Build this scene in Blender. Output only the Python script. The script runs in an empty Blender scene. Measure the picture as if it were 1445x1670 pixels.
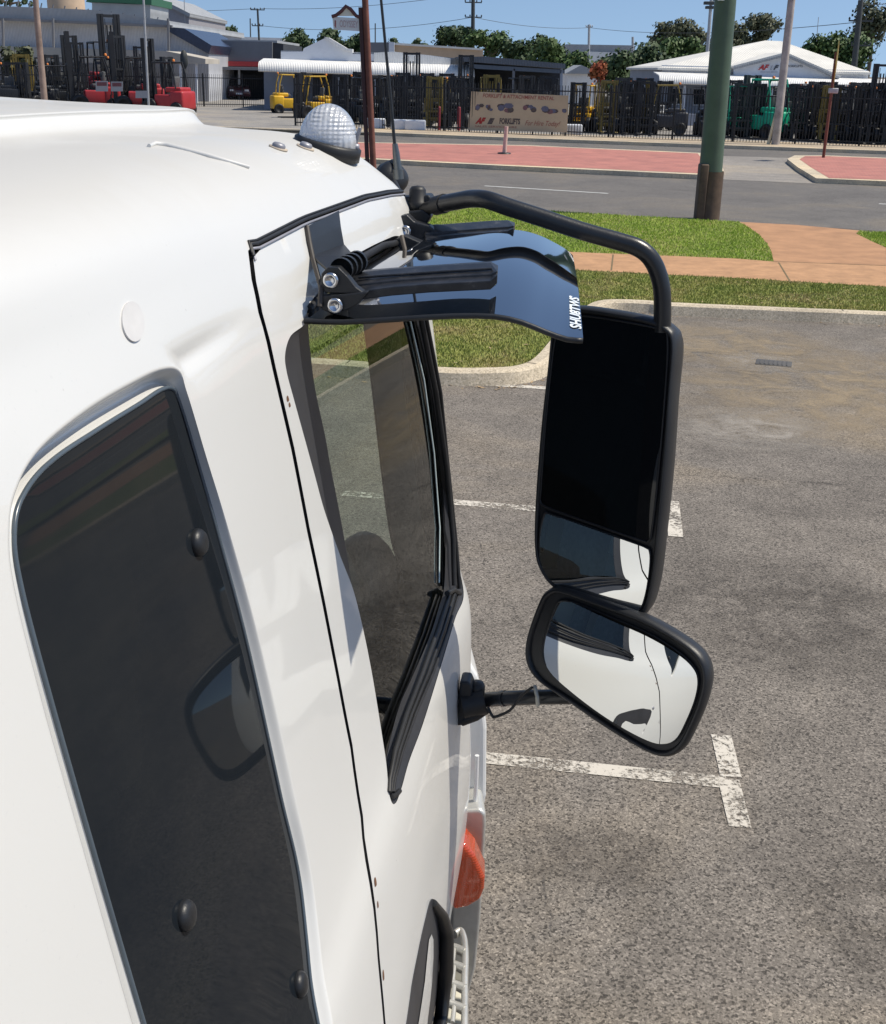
import bpy, bmesh, math, random
from mathutils import Vector, Matrix
from mathutils.geometry import delaunay_2d_cdt
import numpy as np
random.seed(7); rng = np.random.default_rng(7)
C = bpy.context.scene.collection
SC = bpy.context.scene

# ------------------------------------------------------------------ camera
H = 2.65
FPX, CX, CY = 1900.0, 722.5, 835.0
PITCH = math.atan(725/1900); ROLL = 0.02
fwd = Vector((0, math.cos(PITCH), -math.sin(PITCH)))
U0 = Vector((0, math.sin(PITCH), math.cos(PITCH))); R0 = Vector((1, 0, 0))
cr = R0*math.cos(ROLL) + U0*math.sin(ROLL)
cu = U0*math.cos(ROLL) - R0*math.sin(ROLL)
CAM = Vector((0, 0, H))
cd = bpy.data.cameras.new('camera'); cam = bpy.data.objects.new('camera', cd); C.objects.link(cam)
m = Matrix.Identity(4)
for i in range(3):
    m[i][0], m[i][1], m[i][2], m[i][3] = cr[i], cu[i], -fwd[i], CAM[i]
cam.matrix_world = m
cd.sensor_fit = 'HORIZONTAL'; cd.sensor_width = 36; cd.lens = 36*FPX/1445
cd.clip_start = 0.05; cd.clip_end = 5000
SC.camera = cam

# ------------------------------------------------------------------ sky and sun
SUN_EL, SUN_AZ = math.radians(57), math.radians(3)      # azimuth from +X towards +Y
sdir = Vector((math.cos(SUN_EL)*math.cos(SUN_AZ), math.cos(SUN_EL)*math.sin(SUN_AZ), math.sin(SUN_EL)))
w = bpy.data.worlds.new('World'); SC.world = w; w.use_nodes = True
nt = w.node_tree; bg = nt.nodes['Background']
sky = nt.nodes.new('ShaderNodeTexSky'); sky.sky_type = 'NISHITA'; sky.sun_disc = False
sky.sun_elevation = SUN_EL; sky.sun_rotation = math.radians(90) - SUN_AZ
sky.air_density = 1.0; sky.dust_density = 0.5; sky.ozone_density = 2.6
nt.links.new(sky.outputs[0], bg.inputs[0]); bg.inputs[1].default_value = 0.108
sl = bpy.data.lights.new('sun', 'SUN'); sl.energy = 4.0; sl.angle = math.radians(0.55); sl.color = (1, .93, .80)
so = bpy.data.objects.new('sun', sl); C.objects.link(so)
so.rotation_euler = (-sdir).to_track_quat('-Z', 'Y').to_euler(); so.location = (30, 5, 40)
SC.view_settings.view_transform = 'Standard'; SC.view_settings.look = 'None'
SC.view_settings.exposure = 0.26; SC.view_settings.gamma = 1

# ------------------------------------------------------------------ pixel helpers (photo pixels -> places)
def ray(px, py): return (fwd*FPX + cr*(px-CX) - cu*(py-CY)).normalized()
def proj(p):
    v = Vector(p)-CAM; z = v.dot(fwd)
    return (CX + FPX*v.dot(cr)/z, CY - FPX*v.dot(cu)/z)
def G(px, py, z=0.0):
    r = ray(px, py); s = (z-H)/r.z
    return CAM + r*s
def Y(px, py, y):
    r = ray(px, py); return CAM + r*(y/r.y)
_h = ray(990, 115); PSI = math.atan2(_h.x, _h.y)
TA = Vector((math.sin(PSI), math.cos(PSI), 0)); TB = Vector((math.cos(PSI), -math.sin(PSI), 0)); TZ = Vector((0, 0, 1))
def L(a, b, z): return TA*a + TB*b + TZ*z
def A(px, py, a):
    r = ray(px, py); s = a/r.dot(TA)
    return CAM + r*s
def PL(px, py, p0, n):
    r = ray(px, py); s = (p0-CAM).dot(n)/r.dot(n)
    return CAM + r*s

# ------------------------------------------------------------------ materials
def nodes(name):
    mt = bpy.data.materials.new(name); mt.use_nodes = True
    return mt, mt.node_tree, mt.node_tree.nodes['Principled BSDF']
def N(nt, typ, **kw):
    n = nt.nodes.new(typ)
    for k, v in kw.items():
        if k.startswith('i_'):
            key = k[2:]; key = int(key) if key.isdigit() else key
            n.inputs[key].default_value = v
        else: setattr(n, k, v)
    return n
def ramp(nt, src, stops):
    r = nt.nodes.new('ShaderNodeValToRGB'); e = r.color_ramp.elements
    while len(e) < len(stops): e.new(0.5)
    for i, (p, c) in enumerate(stops):
        e[i].position = p; e[i].color = (*c, 1) if len(c) == 3 else c
    nt.links.new(src, r.inputs[0]); return r
def noise(nt, scale, detail=4, rough=.6, coord=None, dist=0):
    n = N(nt, 'ShaderNodeTexNoise'); n.inputs['Scale'].default_value = scale
    n.inputs['Detail'].default_value = detail; n.inputs['Roughness'].default_value = rough
    n.inputs['Distortion'].default_value = dist
    if coord: nt.links.new(coord, n.inputs['Vector'])
    return n
def mixc(nt, fac, a, b, mode='MIX'):
    n = nt.nodes.new('ShaderNodeMix'); n.data_type = 'RGBA'; n.blend_type = mode
    for sock, v in ((n.inputs[0], fac), (n.inputs[6], a), (n.inputs[7], b)):
        if isinstance(v, bpy.types.NodeSocket): nt.links.new(v, sock)
        elif isinstance(v, (int, float)): sock.default_value = v
        else: sock.default_value = (*v, 1)
    return n.outputs[2]
def bump(nt, bs, h, strength=.3, dist=.01):
    b = nt.nodes.new('ShaderNodeBump'); b.inputs['Strength'].default_value = strength
    b.inputs['Distance'].default_value = dist
    nt.links.new(h, b.inputs['Height']); nt.links.new(b.outputs[0], bs.inputs['Normal']); return b
def objco(nt):
    return nt.nodes.new('ShaderNodeTexCoord').outputs['Object']
def plain(name, col, rough=.5, metal=0, spec=.5, coat=0, var=.12, nscale=6, emis=None, bmp=0, bscale=200):
    mt, nt, bs = nodes(name)
    bs.inputs['Roughness'].default_value = rough; bs.inputs['Metallic'].default_value = metal
    bs.inputs['Specular IOR Level'].default_value = spec; bs.inputs['Coat Weight'].default_value = coat
    co = objco(nt)
    if var:
        n = noise(nt, nscale, 5, .65, co)
        r = ramp(nt, n.outputs[0], [(.3, tuple(c*(1-var) for c in col)), (.7, tuple(min(1, c*(1+var)) for c in col))])
        nt.links.new(r.outputs[0], bs.inputs['Base Color'])
    else: bs.inputs['Base Color'].default_value = (*col, 1)
    if bmp:
        n2 = noise(nt, bscale, 3, .6, co); bump(nt, bs, n2.outputs[0], bmp, .001)
    return mt

# ------------------------------------------------------------------ mesh builder
class MB:
    def __init__(s): s.v = []; s.f = []; s.mi = []; s.sm = []
    def add(s, vs, fs, mi=0, sm=False):
        o = len(s.v); s.v += [Vector(p) for p in vs]
        for f in fs: s.f.append([i+o for i in f]); s.mi.append(mi); s.sm.append(sm)
        return s
    def box(s, c, size, rot=None, mi=0, bev=0, taper=1):
        x, y, z = (k/2 for k in size); c = Vector(c)
        if bev:
            bm = bmesh.new(); bmesh.ops.create_cube(bm, size=1)
            for v in bm.verts: v.co = Vector((v.co.x*size[0], v.co.y*size[1], v.co.z*size[2]))
            bmesh.ops.bevel(bm, geom=bm.edges[:], offset=bev, segments=3, profile=.5, affect='EDGES')
            vs = [v.co.copy() for v in bm.verts]; fs = [[v.index for v in f.verts] for f in bm.faces]; bm.free(); sm = True
        else:
            vs = [Vector((i*x*(taper if k > 0 else 1), j*y*(taper if k > 0 else 1), k*z)) for k in (-1, 1) for j in (-1, 1) for i in (-1, 1)]
            fs = [[0, 2, 3, 1], [4, 5, 7, 6], [0, 1, 5, 4], [2, 6, 7, 3], [0, 4, 6, 2], [1, 3, 7, 5]]; sm = False
        if rot is not None: vs = [rot @ v for v in vs]
        return s.add([v+c for v in vs], fs, mi, sm)
    def tube(s, pts, r, n=12, mi=0, cap=True, closed=False, flat=1.0):
        pts = [Vector(p) for p in pts]; k = len(pts)
        rs = r if isinstance(r, (list, tuple)) else [r]*k
        vs = []; up = None
        for i, p in enumerate(pts):
            if closed: t = (pts[(i+1) % k]-pts[i-1])
            else: t = (pts[min(i+1, k-1)]-pts[max(i-1, 0)])
            t.normalize()
            if up is None:
                up = Vector((0, 0, 1)) if abs(t.z) < .9 else Vector((1, 0, 0))
            x = t.cross(up).normalized(); y = x.cross(t).normalized(); up = y
            for j in range(n):
                an = 2*math.pi*j/n
                vs.append(p + x*math.cos(an)*rs[i] + y*math.sin(an)*rs[i]*flat)
        fs = []
        m_ = k if closed else k-1
        for i in range(m_):
            for j in range(n):
                q = (i+1) % k
                fs.append([i*n+j, i*n+(j+1) % n, q*n+(j+1) % n, q*n+j])
        s.add(vs, fs, mi, True)
        if cap and not closed:
            s.add(vs[:n], [list(range(n))], mi); s.add(vs[-n:], [list(range(n))[::-1]], mi)
        return s
    def cyl(s, p0, p1, r, n=16, mi=0, r2=None):
        return s.tube([p0, p1], [r, r if r2 is None else r2], n, mi)
    def lathe(s, o, axis, prof, n=24, mi=0):
        axis = Vector(axis).normalized(); o = Vector(o)
        x = axis.orthogonal().normalized(); y = axis.cross(x)
        vs = []; fs = []
        for (r, h) in prof:
            for j in range(n):
                an = 2*math.pi*j/n; vs.append(o + axis*h + (x*math.cos(an)+y*math.sin(an))*max(r, 1e-5))
        for i in range(len(prof)-1):
            for j in range(n): fs.append([i*n+j, i*n+(j+1) % n, (i+1)*n+(j+1) % n, (i+1)*n+j])
        return s.add(vs, fs, mi, True)
    def prism(s, poly, ext, mi=0):
        poly = [Vector(p) for p in poly]; n = len(poly); e = Vector(ext)
        s.add(poly+[p+e for p in poly], [list(range(n))[::-1], [i+n for i in range(n)]]+[[i, (i+1) % n, (i+1) % n+n, i+n] for i in range(n)], mi)
        return s
    def quad(s, a, b, c, d, mi=0): return s.add([a, b, c, d], [[0, 1, 2, 3]], mi)
    def obj(s, name, mats, parent=None, fix=True):
        me = bpy.data.meshes.new(name); me.from_pydata([tuple(v) for v in s.v], [], s.f)
        for mt in (mats if isinstance(mats, (list, tuple)) else [mats]): me.materials.append(mt)
        me.polygons.foreach_set('material_index', s.mi); me.polygons.foreach_set('use_smooth', s.sm)
        if fix:
            bm = bmesh.new(); bm.from_mesh(me); bmesh.ops.recalc_face_normals(bm, faces=bm.faces[:]); bm.to_mesh(me); bm.free()
        o = bpy.data.objects.new(name, me); C.objects.link(o)
        if parent: o.parent = parent
        return o
def empty(name, loc=(0, 0, 0), rz=0, **k):
    o = bpy.data.objects.new(name, None); C.objects.link(o); o.location = loc; o.rotation_euler = (0, 0, rz)
    o.empty_display_size = .1
    tag(o, **k); return o
def tag(o, label=None, cat=None, group=None, kind=None):
    if label: o['label'] = label
    if cat: o['category'] = cat
    if group: o['group'] = group
    if kind: o['kind'] = kind
    return o
def copy_tree(o, parent=None):
    c = o.copy(); C.objects.link(c); c.parent = parent
    for ch in list(o.children): copy_tree(ch, c)
    return c
def smooth(x): x = max(0., min(1., x)); return x*x*(3-2*x)
def crom(pts, n, closed=False):
    out = []; k = len(pts); P = [np.array(p, float) for p in pts]
    for i in range(k if closed else k-1):
        if closed: a, b, c, d = P[i-1], P[i], P[(i+1) % k], P[(i+2) % k]
        else: a, b, c, d = P[max(i-1, 0)], P[i], P[i+1], P[min(i+2, k-1)]
        for j in range(n):
            t = j/n
            out.append(.5*((2*b)+(-a+c)*t+(2*a-5*b+4*c-d)*t*t+(-a+3*b-3*c+d)*t**3))
    if not closed: out.append(P[-1])
    return out
# ================================================================== TRUCK
def paint_mat(name, dirt=1.0):
    mt, nt, bs = nodes(name); co = objco(nt)
    n1 = noise(nt, 2.2, 6, .6, co, .4); n2 = noise(nt, 60, 3, .6, co)
    geo = nt.nodes.new('ShaderNodeNewGeometry'); sep = nt.nodes.new('ShaderNodeSeparateXYZ')
    nt.links.new(geo.outputs['Normal'], sep.inputs[0])
    # dust lies on upward faces
    up = N(nt, 'ShaderNodeMapRange'); up.inputs[1].default_value = .55; up.inputs[2].default_value = 1
    nt.links.new(sep.outputs[2], up.inputs[0])
    d = ramp(nt, n1.outputs[0], [(.3, (.42,)*3), (.72, (1,)*3)])
    mul = N(nt, 'ShaderNodeMath', operation='MULTIPLY'); nt.links.new(d.outputs[0], mul.inputs[0])
    ad = N(nt, 'ShaderNodeMath', operation='MULTIPLY_ADD'); nt.links.new(up.outputs[0], ad.inputs[0]); ad.inputs[1].default_value = 1.15*dirt; ad.inputs[2].default_value = .20*dirt
    nt.links.new(ad.outputs[0], mul.inputs[1])
    c = mixc(nt, mul.outputs[0], (.67, .665, .64), (.48, .472, .45))
    # small specks
    sp = N(nt, 'ShaderNodeTexVoronoi'); sp.inputs['Scale'].default_value = 26; nt.links.new(co, sp.inputs['Vector'])
    s2 = ramp(nt, sp.outputs['Distance'], [(.0, (1,)*3), (.045, (0,)*3)])
    sc = N(nt, 'ShaderNodeMath', operation='MULTIPLY'); nt.links.new(s2.outputs[0], sc.inputs[0])
    s3 = ramp(nt, noise(nt, 5.3, 2, .5, co).outputs[0], [(.56, (0,)*3), (.6, (1,)*3)])
    nt.links.new(s3.outputs[0], sc.inputs[1])
    c = mixc(nt, sc.outputs[0], c, (.33, .29, .25))
    # faint scratches
    mp = N(nt, 'ShaderNodeMapping'); mp.inputs['Scale'].default_value = (3, 60, 60); mp.inputs['Rotation'].default_value = (0.2, .3, .9); nt.links.new(co, mp.inputs[0])
    ns = noise(nt, 3, 3, .6, mp.outputs[0]); r4 = ramp(nt, ns.outputs[0], [(.66, (0,)*3), (.74, (.25,)*3)])
    c = mixc(nt, r4.outputs[0], c, (.5, .5, .5))
    nt.links.new(c, bs.inputs['Base Color'])
    rr = N(nt, 'ShaderNodeMapRange'); nt.links.new(mul.outputs[0], rr.inputs[0]); rr.inputs[3].default_value = .38; rr.inputs[4].default_value = .75
    nt.links.new(rr.outputs[0], bs.inputs['Roughness'])
    cw = N(nt, 'ShaderNodeMapRange'); nt.links.new(mul.outputs[0], cw.inputs[0]); cw.inputs[3].default_value = .75; cw.inputs[4].default_value = .0
    nt.links.new(cw.outputs[0], bs.inputs['Coat Weight']); bs.inputs['Coat Roughness'].default_value = .045
    bump(nt, bs, noise(nt, 260, 2, .5, co).outputs[0], .03, .002)
    return mt
M_paint = paint_mat('white_paint')
M_black = plain('black_plastic', (.016, .017, .019), .42, spec=.45, var=.25, nscale=14, bmp=.25, bscale=500)
M_rubber = plain('black_rubber', (.018, .018, .019), .5, spec=.4, var=.3, nscale=20)
M_slate = plain('slate_frame_shadow', (.03, .031, .036), .45, spec=.5, var=.2, nscale=9)
M_tube = plain('satin_black_tube', (.018, .019, .021), .3, spec=.5, var=.2, nscale=30, bmp=.3, bscale=260)
def dusty_black():
    mt, nt, bs = nodes('dusty_black'); co = objco(nt)
    r = ramp(nt, noise(nt, 34, 8, .75, co).outputs[0], [(.45, (.013, .014, .017)), (.6, (.03, .03, .033)), (.78, (.17, .165, .16))])
    nt.links.new(r.outputs[0], bs.inputs['Base Color']); bs.inputs['Roughness'].default_value = .38; return mt
M_dusty = dusty_black()
M_acryl = plain('black_acrylic', (.22, .225, .235), .03, metal=1, coat=1, var=0)
M_acryl.node_tree.nodes['Principled BSDF'].inputs['Coat IOR'].default_value = 1.6
M_chrome = plain('bolt_steel', (.62, .62, .63), .22, metal=1, var=.1)
M_alu = plain('aluminium', (.56, .55, .51), .42, metal=.55, var=.15, nscale=12)
M_grey = plain('grey_bolt', (.3, .3, .33), .45, metal=.3, var=.2)
M_disc = plain('pale_plug', (.58, .57, .56), .55, var=.08, nscale=20)
M_text = plain('white_lettering', (.75, .8, .82), .5, var=0)
def glass_mat(name, tint, boost=1.0, rough=.0, ior=1.52):
    mt, nt, bs = nodes(name); nt.nodes.remove(bs)
    out = nt.nodes['Material Output']
    tr = N(nt, 'ShaderNodeBsdfTransparent'); tr.inputs[0].default_value = (*tint, 1)
    gl = N(nt, 'ShaderNodeBsdfGlossy'); gl.inputs['Roughness'].default_value = rough; gl.inputs[0].default_value = (.95, .97, .96, 1)
    fr = N(nt, 'ShaderNodeFresnel'); fr.inputs[0].default_value = ior
    mu = N(nt, 'ShaderNodeMath', operation='MULTIPLY'); mu.inputs[1].default_value = boost; mu.use_clamp = True
    nt.links.new(fr.outputs[0], mu.inputs[0])
    mx = N(nt, 'ShaderNodeMixShader'); nt.links.new(mu.outputs[0], mx.inputs[0]); nt.links.new(tr.outputs[0], mx.inputs[1]); nt.links.new(gl.outputs[0], mx.inputs[2])
    nt.links.new(mx.outputs[0], out.inputs[0]); return mt
M_glass = glass_mat('window_glass', (.70, .78, .72), 1.0)
M_wind = glass_mat('windscreen_glass', (.8, .86, .83), 1.0)
def dark_glass():
    mt, nt, bs = nodes('tinted_panel'); co = objco(nt)
    r = ramp(nt, noise(nt, 3, 6, .6, co).outputs[0], [(.35, (.009, .012, .016)), (.7, (.017, .019, .021))])
    nt.links.new(r.outputs[0], bs.inputs['Base Color']); bs.inputs['Roughness'].default_value = .07; bs.inputs['IOR'].default_value = 1.21; bs.inputs['Specular IOR Level'].default_value = .5
    r2 = ramp(nt, noise(nt, 5, 5, .7, co).outputs[0], [(.4, (.02,)*3), (.8, (.055,)*3)]); nt.links.new(r2.outputs[0], bs.inputs['Roughness'])
    return mt
M_panel = dark_glass()
def mirror_mat(name, col, rough):
    mt, nt, bs = nodes(name); bs.inputs['Base Color'].default_value = (*col, 1); bs.inputs['Metallic'].default_value = 1; bs.inputs['Roughness'].default_value = rough; return mt
M_mirror = mirror_mat('mirror_silver', (.86, .87, .85), .0)
M_mdark = plain('dark_mirror', (.003, .0035, .004), .02, spec=.5, var=0)  # near-black colour stands in for the dark reflection in the main glass
M_inter = plain('cab_trim', (.13, .132, .135), .8, var=.2)
M_seat = plain('seat_cloth', (.10, .105, .11), .9, var=.3, nscale=20)
def lens(name, col, tr, rough=.12, st=.35, sx=38, sz=55, d1='X'):
    mt, nt, bs = nodes(name); co = objco(nt)
    mp = N(nt, 'ShaderNodeMapping'); mp.inputs['Rotation'].default_value = (0, 0, PSI); nt.links.new(co, mp.inputs[0])
    wv = N(nt, 'ShaderNodeTexWave'); wv.inputs['Scale'].default_value = sx; wv.bands_direction = d1; nt.links.new(mp.outputs[0], wv.inputs['Vector'])
    wz = N(nt, 'ShaderNodeTexWave'); wz.inputs['Scale'].default_value = sz; wz.bands_direction = 'Z'; nt.links.new(mp.outputs[0], wz.inputs['Vector'])
    n1 = noise(nt, 14, 2, .5, co); mk = ramp(nt, n1.outputs[0], [(.45, (0,)*3), (.52, (1,)*3)])
    mm = N(nt, 'ShaderNodeMath', operation='MULTIPLY_ADD'); nt.links.new(wz.outputs[1], mm.inputs[0]); nt.links.new(mk.outputs[0], mm.inputs[1]); nt.links.new(wv.outputs[1], mm.inputs[2])
    bs.inputs['Base Color'].default_value = (*col, 1); bs.inputs['Transmission Weight'].default_value = tr; bs.inputs['Roughness'].default_value = rough
    bs.inputs['Coat Weight'].default_value = .8; bs.inputs['Coat Roughness'].default_value = .05
    bump(nt, bs, mm.outputs[0], st, .003); return mt
M_amber = lens('amber_lens', (.62, .075, .012), .35, .08, .3, 30, 46)
M_clear = lens('clear_lens', (.86, .88, .92), .55, .2, .45, 34, 42)

truck = empty('truck', L(1.3, -1.29, 0), 0, label='white cab-over truck with black mirrors and window visor, filling the left side', cat='truck')
T0 = Vector(truck.location)
def tobj(mb, name, mats, parent=None, fix=True):
    for v in mb.v: v -= T0
    return mb.obj(name, mats, parent or truck, fix)

DC = 1.29
prof_ctrl = [(.30, .50), (.262, .62), (.236, .80), (.225, 1.0), (.234, 1.2), (.256, 1.36), (.276, 1.46), (.303, 1.54), (.335, 1.70), (.383, 2.0), (.418, 2.2), (.442, 2.32), (.473, 2.405),
             (.495, 2.450), (.53, 2.488), (.59, 2.518), (.68, 2.534), (.79, 2.54), (.838, 2.545), (.852, 2.552), (.866, 2.568), (.885, 2.576), (1.1, 2.582), (DC, 2.59)]
_c = crom(prof_ctrl, 8); _c = _c + [np.array([2*DC-p[0], p[1]]) for p in _c[::-1][1:]]
PC = np.array(_c); PT = np.concatenate([[0], np.cumsum(np.linalg.norm(np.diff(PC, axis=0), axis=1))]); TMAX = PT[-1]
def prof(t): return np.interp(t, PT, PC[:, 0]), np.interp(t, PT, PC[:, 1])
half = len(PC)//2
def t_of_z(z): return float(np.interp(z, PC[:half-10, 1], PT[:half-10]))
UR, US = .20, 2.46
UMIN, UMAX = .32, US+UR*math.pi/2
def S(u, t, off=0.0):
    def base(u, t):
        d, z = prof(t); d = float(d); z = float(z)
        if u < US: a = u; dd = 0.; om = 0.
        else:
            th = min((u-US)/UR, math.pi/2); a = US+UR*math.sin(th); dd = UR*(1-math.cos(th)); om = 1-math.cos(th)
        wgt = smooth((u-1.9)/.6)
        a -= max(0., z-1.5)*.14*wgt
        q = smooth((z-2.39)/.1)
        s_ = max(-1., min(1., (DC-d)/.6))
        if d < DC: d -= (a-1.5)*(max(z, 1.55)-1.55)*.080*(1-q*.5)
        d -= max(0., a-1.5)*.043*s_*smooth((z-1.15)/.4)
        z -= q*(.15*om + .008*smooth((u-1.7)/.8))
        return L(a, -(d+dd*s_), z)
    p = base(u, t)
    if off:
        e = 1e-3; n = (base(u+e, t)-base(u-e, t)).cross(base(u, t+e)-base(u, t-e)).normalized()
        p = p + n*off
    return p
def nrm(u, t):
    e = 2e-3; return (S(u+e, t)-S(u-e, t)).cross(S(u, t+e)-S(u, t-e)).normalized()
# n points outward? check sign once
_n = nrm(1.0, t_of_z(1.2)); NS = 1.0 if _n.dot(TB) > 0 else -1.0
_gu = np.linspace(UMIN, 2.6, 62); _gt = np.linspace(0, PT[half], 90)
_cache = {}
def UT(px, py, off=0.0):
    key = round(off, 4)
    if key not in _cache:
        arr = []
        for u in _gu:
            for t in _gt:
                p = S(u, t, off*NS); v = p-CAM
                if v.dot(fwd) < .1: continue
                if (nrm(u, t)*NS).dot(v) > 0.02: continue
                x, y = proj(p); arr.append((u, t, x, y))
        _cache[key] = np.array(arr)
    g = _cache[key]; i = np.argmin((g[:, 2]-px)**2+(g[:, 3]-py)**2)
    u, t = float(g[i, 0]), float(g[i, 1])
    for _ in range(12):
        e = 1e-4; x0, y0 = proj(S(u, t, off*NS)); xa, ya = proj(S(u+e, t, off*NS)); xb, yb = proj(S(u, t+e, off*NS))
        J = np.array([[(xa-x0)/e, (xb-x0)/e], [(ya-y0)/e, (yb-y0)/e]]); r = np.array([px-x0, py-y0])
        if np.hypot(*r) < .2: break
        st = np.linalg.lstsq(J, r, rcond=1e-3)[0]; st = np.clip(st, -.03, .03)
        u = min(max(u+st[0], UMIN), 2.62); t = min(max(t+st[1], 0), TMAX)
    return (u, t)
def inpoly(x, y, P):
    c = False; n = len(P); j = n-1
    for i in range(n):
        xi, yi = P[i]; xj, yj = P[j]
        if (yi > y) != (yj > y) and x < (xj-xi)*(y-yi)/(yj-yi)+xi: c = not c
        j = i
    return c
def resample(P, n):
    P = np.array(P+[P[0]], float); s = np.concatenate([[0], np.cumsum(np.linalg.norm(np.diff(P, axis=0), axis=1))])
    q = np.linspace(0, s[-1], n, endpoint=False)
    return [(float(np.interp(v, s, P[:, 0])), float(np.interp(v, s, P[:, 1]))) for v in q]
def densify(P, step=.02):
    out = []
    for i in range(len(P)):
        a = np.array(P[i]); b = np.array(P[(i+1) % len(P)]); k = max(1, int(np.linalg.norm(b-a)/step))
        out += [tuple(a+(b-a)*j/k) for j in range(k)]
    return out
def grow(P, d):
    P = np.array(P); n = len(P); ar = 0
    for i in range(n): ar += P[i][0]*P[(i+1) % n][1]-P[(i+1) % n][0]*P[i][1]
    sg = 1 if ar > 0 else -1; out = []
    for i in range(n):
        t = P[(i+1) % n]-P[i-1]; t = t/(np.linalg.norm(t)+1e-9); out.append(tuple(P[i]+sg*d*np.array([t[1], -t[0]])))
    return out
def TROWS(t0, t1, step):
    r = list(np.arange(t0+step*.5, t1, step*.8))
    if step > .012:
        ta, tb_ = np.interp([.832, .90], PC[:half, 0][20:], PT[:half][20:]); fine = np.arange(ta, tb_, .004)
        for f_ in (fine, TMAX-fine): r = [x for x in r if x < f_.min()-.006 or x > f_.max()+.006]+[x for x in f_ if t0+.01 < x < t1-.01]
    return r
def skin(mb, outer, holes, off=0.0, depth=.018, step=.035, mi=0, rim_mi=None, disp=None, norim=()):
    loops = [densify(outer)]+[densify(h) for h in holes]
    pts = []; edges = []
    for lp in loops:
        o = len(pts); pts += lp; edges += [(o+i, o+(i+1) % len(lp)) for i in range(len(lp))]
    us = [p[0] for p in outer]; ts = [p[1] for p in outer]
    B = np.array(pts)
    for u in np.arange(min(us)+step*.5, max(us), step):
        for t in TROWS(min(ts), max(ts), step):
            if not inpoly(u, t, outer) or any(inpoly(u, t, h) for h in holes): continue
            if np.min((B[:, 0]-u)**2+(B[:, 1]-t)**2) < (.012)**2: continue
            pts.append((u, t))
    if disp:
        for u in np.arange(1.02, 1.62, .012):
            for t in np.arange(1.72, 1.95, .007):
                if abs(disp(u, t)) > .0002 and np.min((B[:, 0]-u)**2+(B[:, 1]-t)**2) > .01**2: pts.append((u+.0004*((int(t*1e4)) % 5), t))
    r = delaunay_2d_cdt([Vector(p) for p in pts], edges, [], 0, 1e-5)
    V2, F2 = r[0], r[2]
    fs = []
    for f in F2:
        cx = sum(V2[i].x for i in f)/len(f); cy = sum(V2[i].y for i in f)/len(f)
        if inpoly(cx, cy, outer) and not any(inpoly(cx, cy, h) for h in holes): fs.append(list(f))
    vs = [S(v.x, v.y, (off+(disp(v.x, v.y) if disp else 0))*NS) for v in V2]
    # orient outward
    out = []
    for f in fs:
        n = (vs[f[1]]-vs[f[0]]).cross(vs[f[2]]-vs[f[0]]); c = V2[f[0]]
        if n.dot(nrm(c.x, c.y))*NS < 0: f = f[::-1]
        out.append(f)
    mb.add(vs, out, mi, True)
    if depth:
        for li, lp in enumerate(loops):
            if li in norim: continue
            n = len(lp); b0 = [S(u, t, off*NS) for u, t in lp]; b1 = [S(u, t, (off-.002)*NS) for u, t in lp]; b2 = [S(u, t, (off-depth)*NS) for u, t in lp]
            mb.add(b0+b2, [[i, (i+1) % n, (i+1) % n+n, i+n] for i in range(n)], mi if rim_mi is None else rim_mi, True)
    return mb
def ring(mb, P0, o0, P1, o1, rows=5, mi=0, ease=True, steep=False):
    """sloping band between loop P0 at offset o0 and loop P1 at offset o1"""
    rowsv = []
    for r in range(rows+1):
        f = r/rows; e = smooth(min(1, f*steep)) if ease else f
        for a, b in zip(P0, P1):
            if steep:      # hard-edged under the roof, soft down the pillar side
                w_ = smooth((b[1]-a[1]+.004)/.012) if b[1] > a[1] else 0
                w_ = smooth((a[1]-b[1]-.004)/.014); e = smooth(f)*(1-w_)+(smooth((f-.08)/.52)*1.95-smooth((f-.68)/.32)*.95)*w_
            rowsv.append(S(a[0]+(b[0]-a[0])*f, a[1]+(b[1]-a[1])*f, (o0+(o1-o0)*e)*NS))
    k = len(P0)
    mb.add(rowsv, [[r*k+i, r*k+(i+1) % k, (r+1)*k+(i+1) % k, (r+1)*k+i] for r in range(rows) for i in range(k)], mi, True)
def pair(px0, px1, off1, n=20):
    """matching smooth loops from matching pixel outlines"""
    a = [UT(*p) for p in px0]; b = [UT(*p, -off1) for p in px1]
    return [tuple(p) for p in crom(a, n, True)], [tuple(p) for p in crom(b, n, True)]

# ---- outlines (from the photograph, mapped onto the cab surface)
gut_px = [(640, 322), (600, 329), (560, 341), (510, 362), (460, 386), (424, 403)]
gap_px = [(413, 420), (418, 460), (428, 510), (450, 600), (480, 730), (505, 860), (530, 980), (553, 1100), (575, 1215), (592, 1330), (607, 1440), (619, 1560), (629, 1670)]
gut = [UT(*p) for p in gut_px]; gap = [UT(*p) for p in gap_px]
TB_ = t_of_z(.72)
gut = [(float(u_), float(np.interp(u_, [1.6, 1.8, 2.2, 2.4, 2.5], [1.944, 1.954, 1.958, 1.953, 1.946]))) for u_ in np.linspace(2.48, 1.61, 12)]
door = [(p[0], p[1]) for p in gut] + gap + [(gap[-1][0]-.01, t_of_z(.86)), (gap[-1][0]-.0, TB_), (2.52, TB_), (2.545, t_of_z(1.0)), (2.575, t_of_z(1.4)), (2.62, t_of_z(1.6)), (2.64, t_of_z(2.0)), (2.60, gut[0][1]-.10), (2.53, gut[0][1]-.02)]
print('gut', gut); print('gap', gap)
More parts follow.
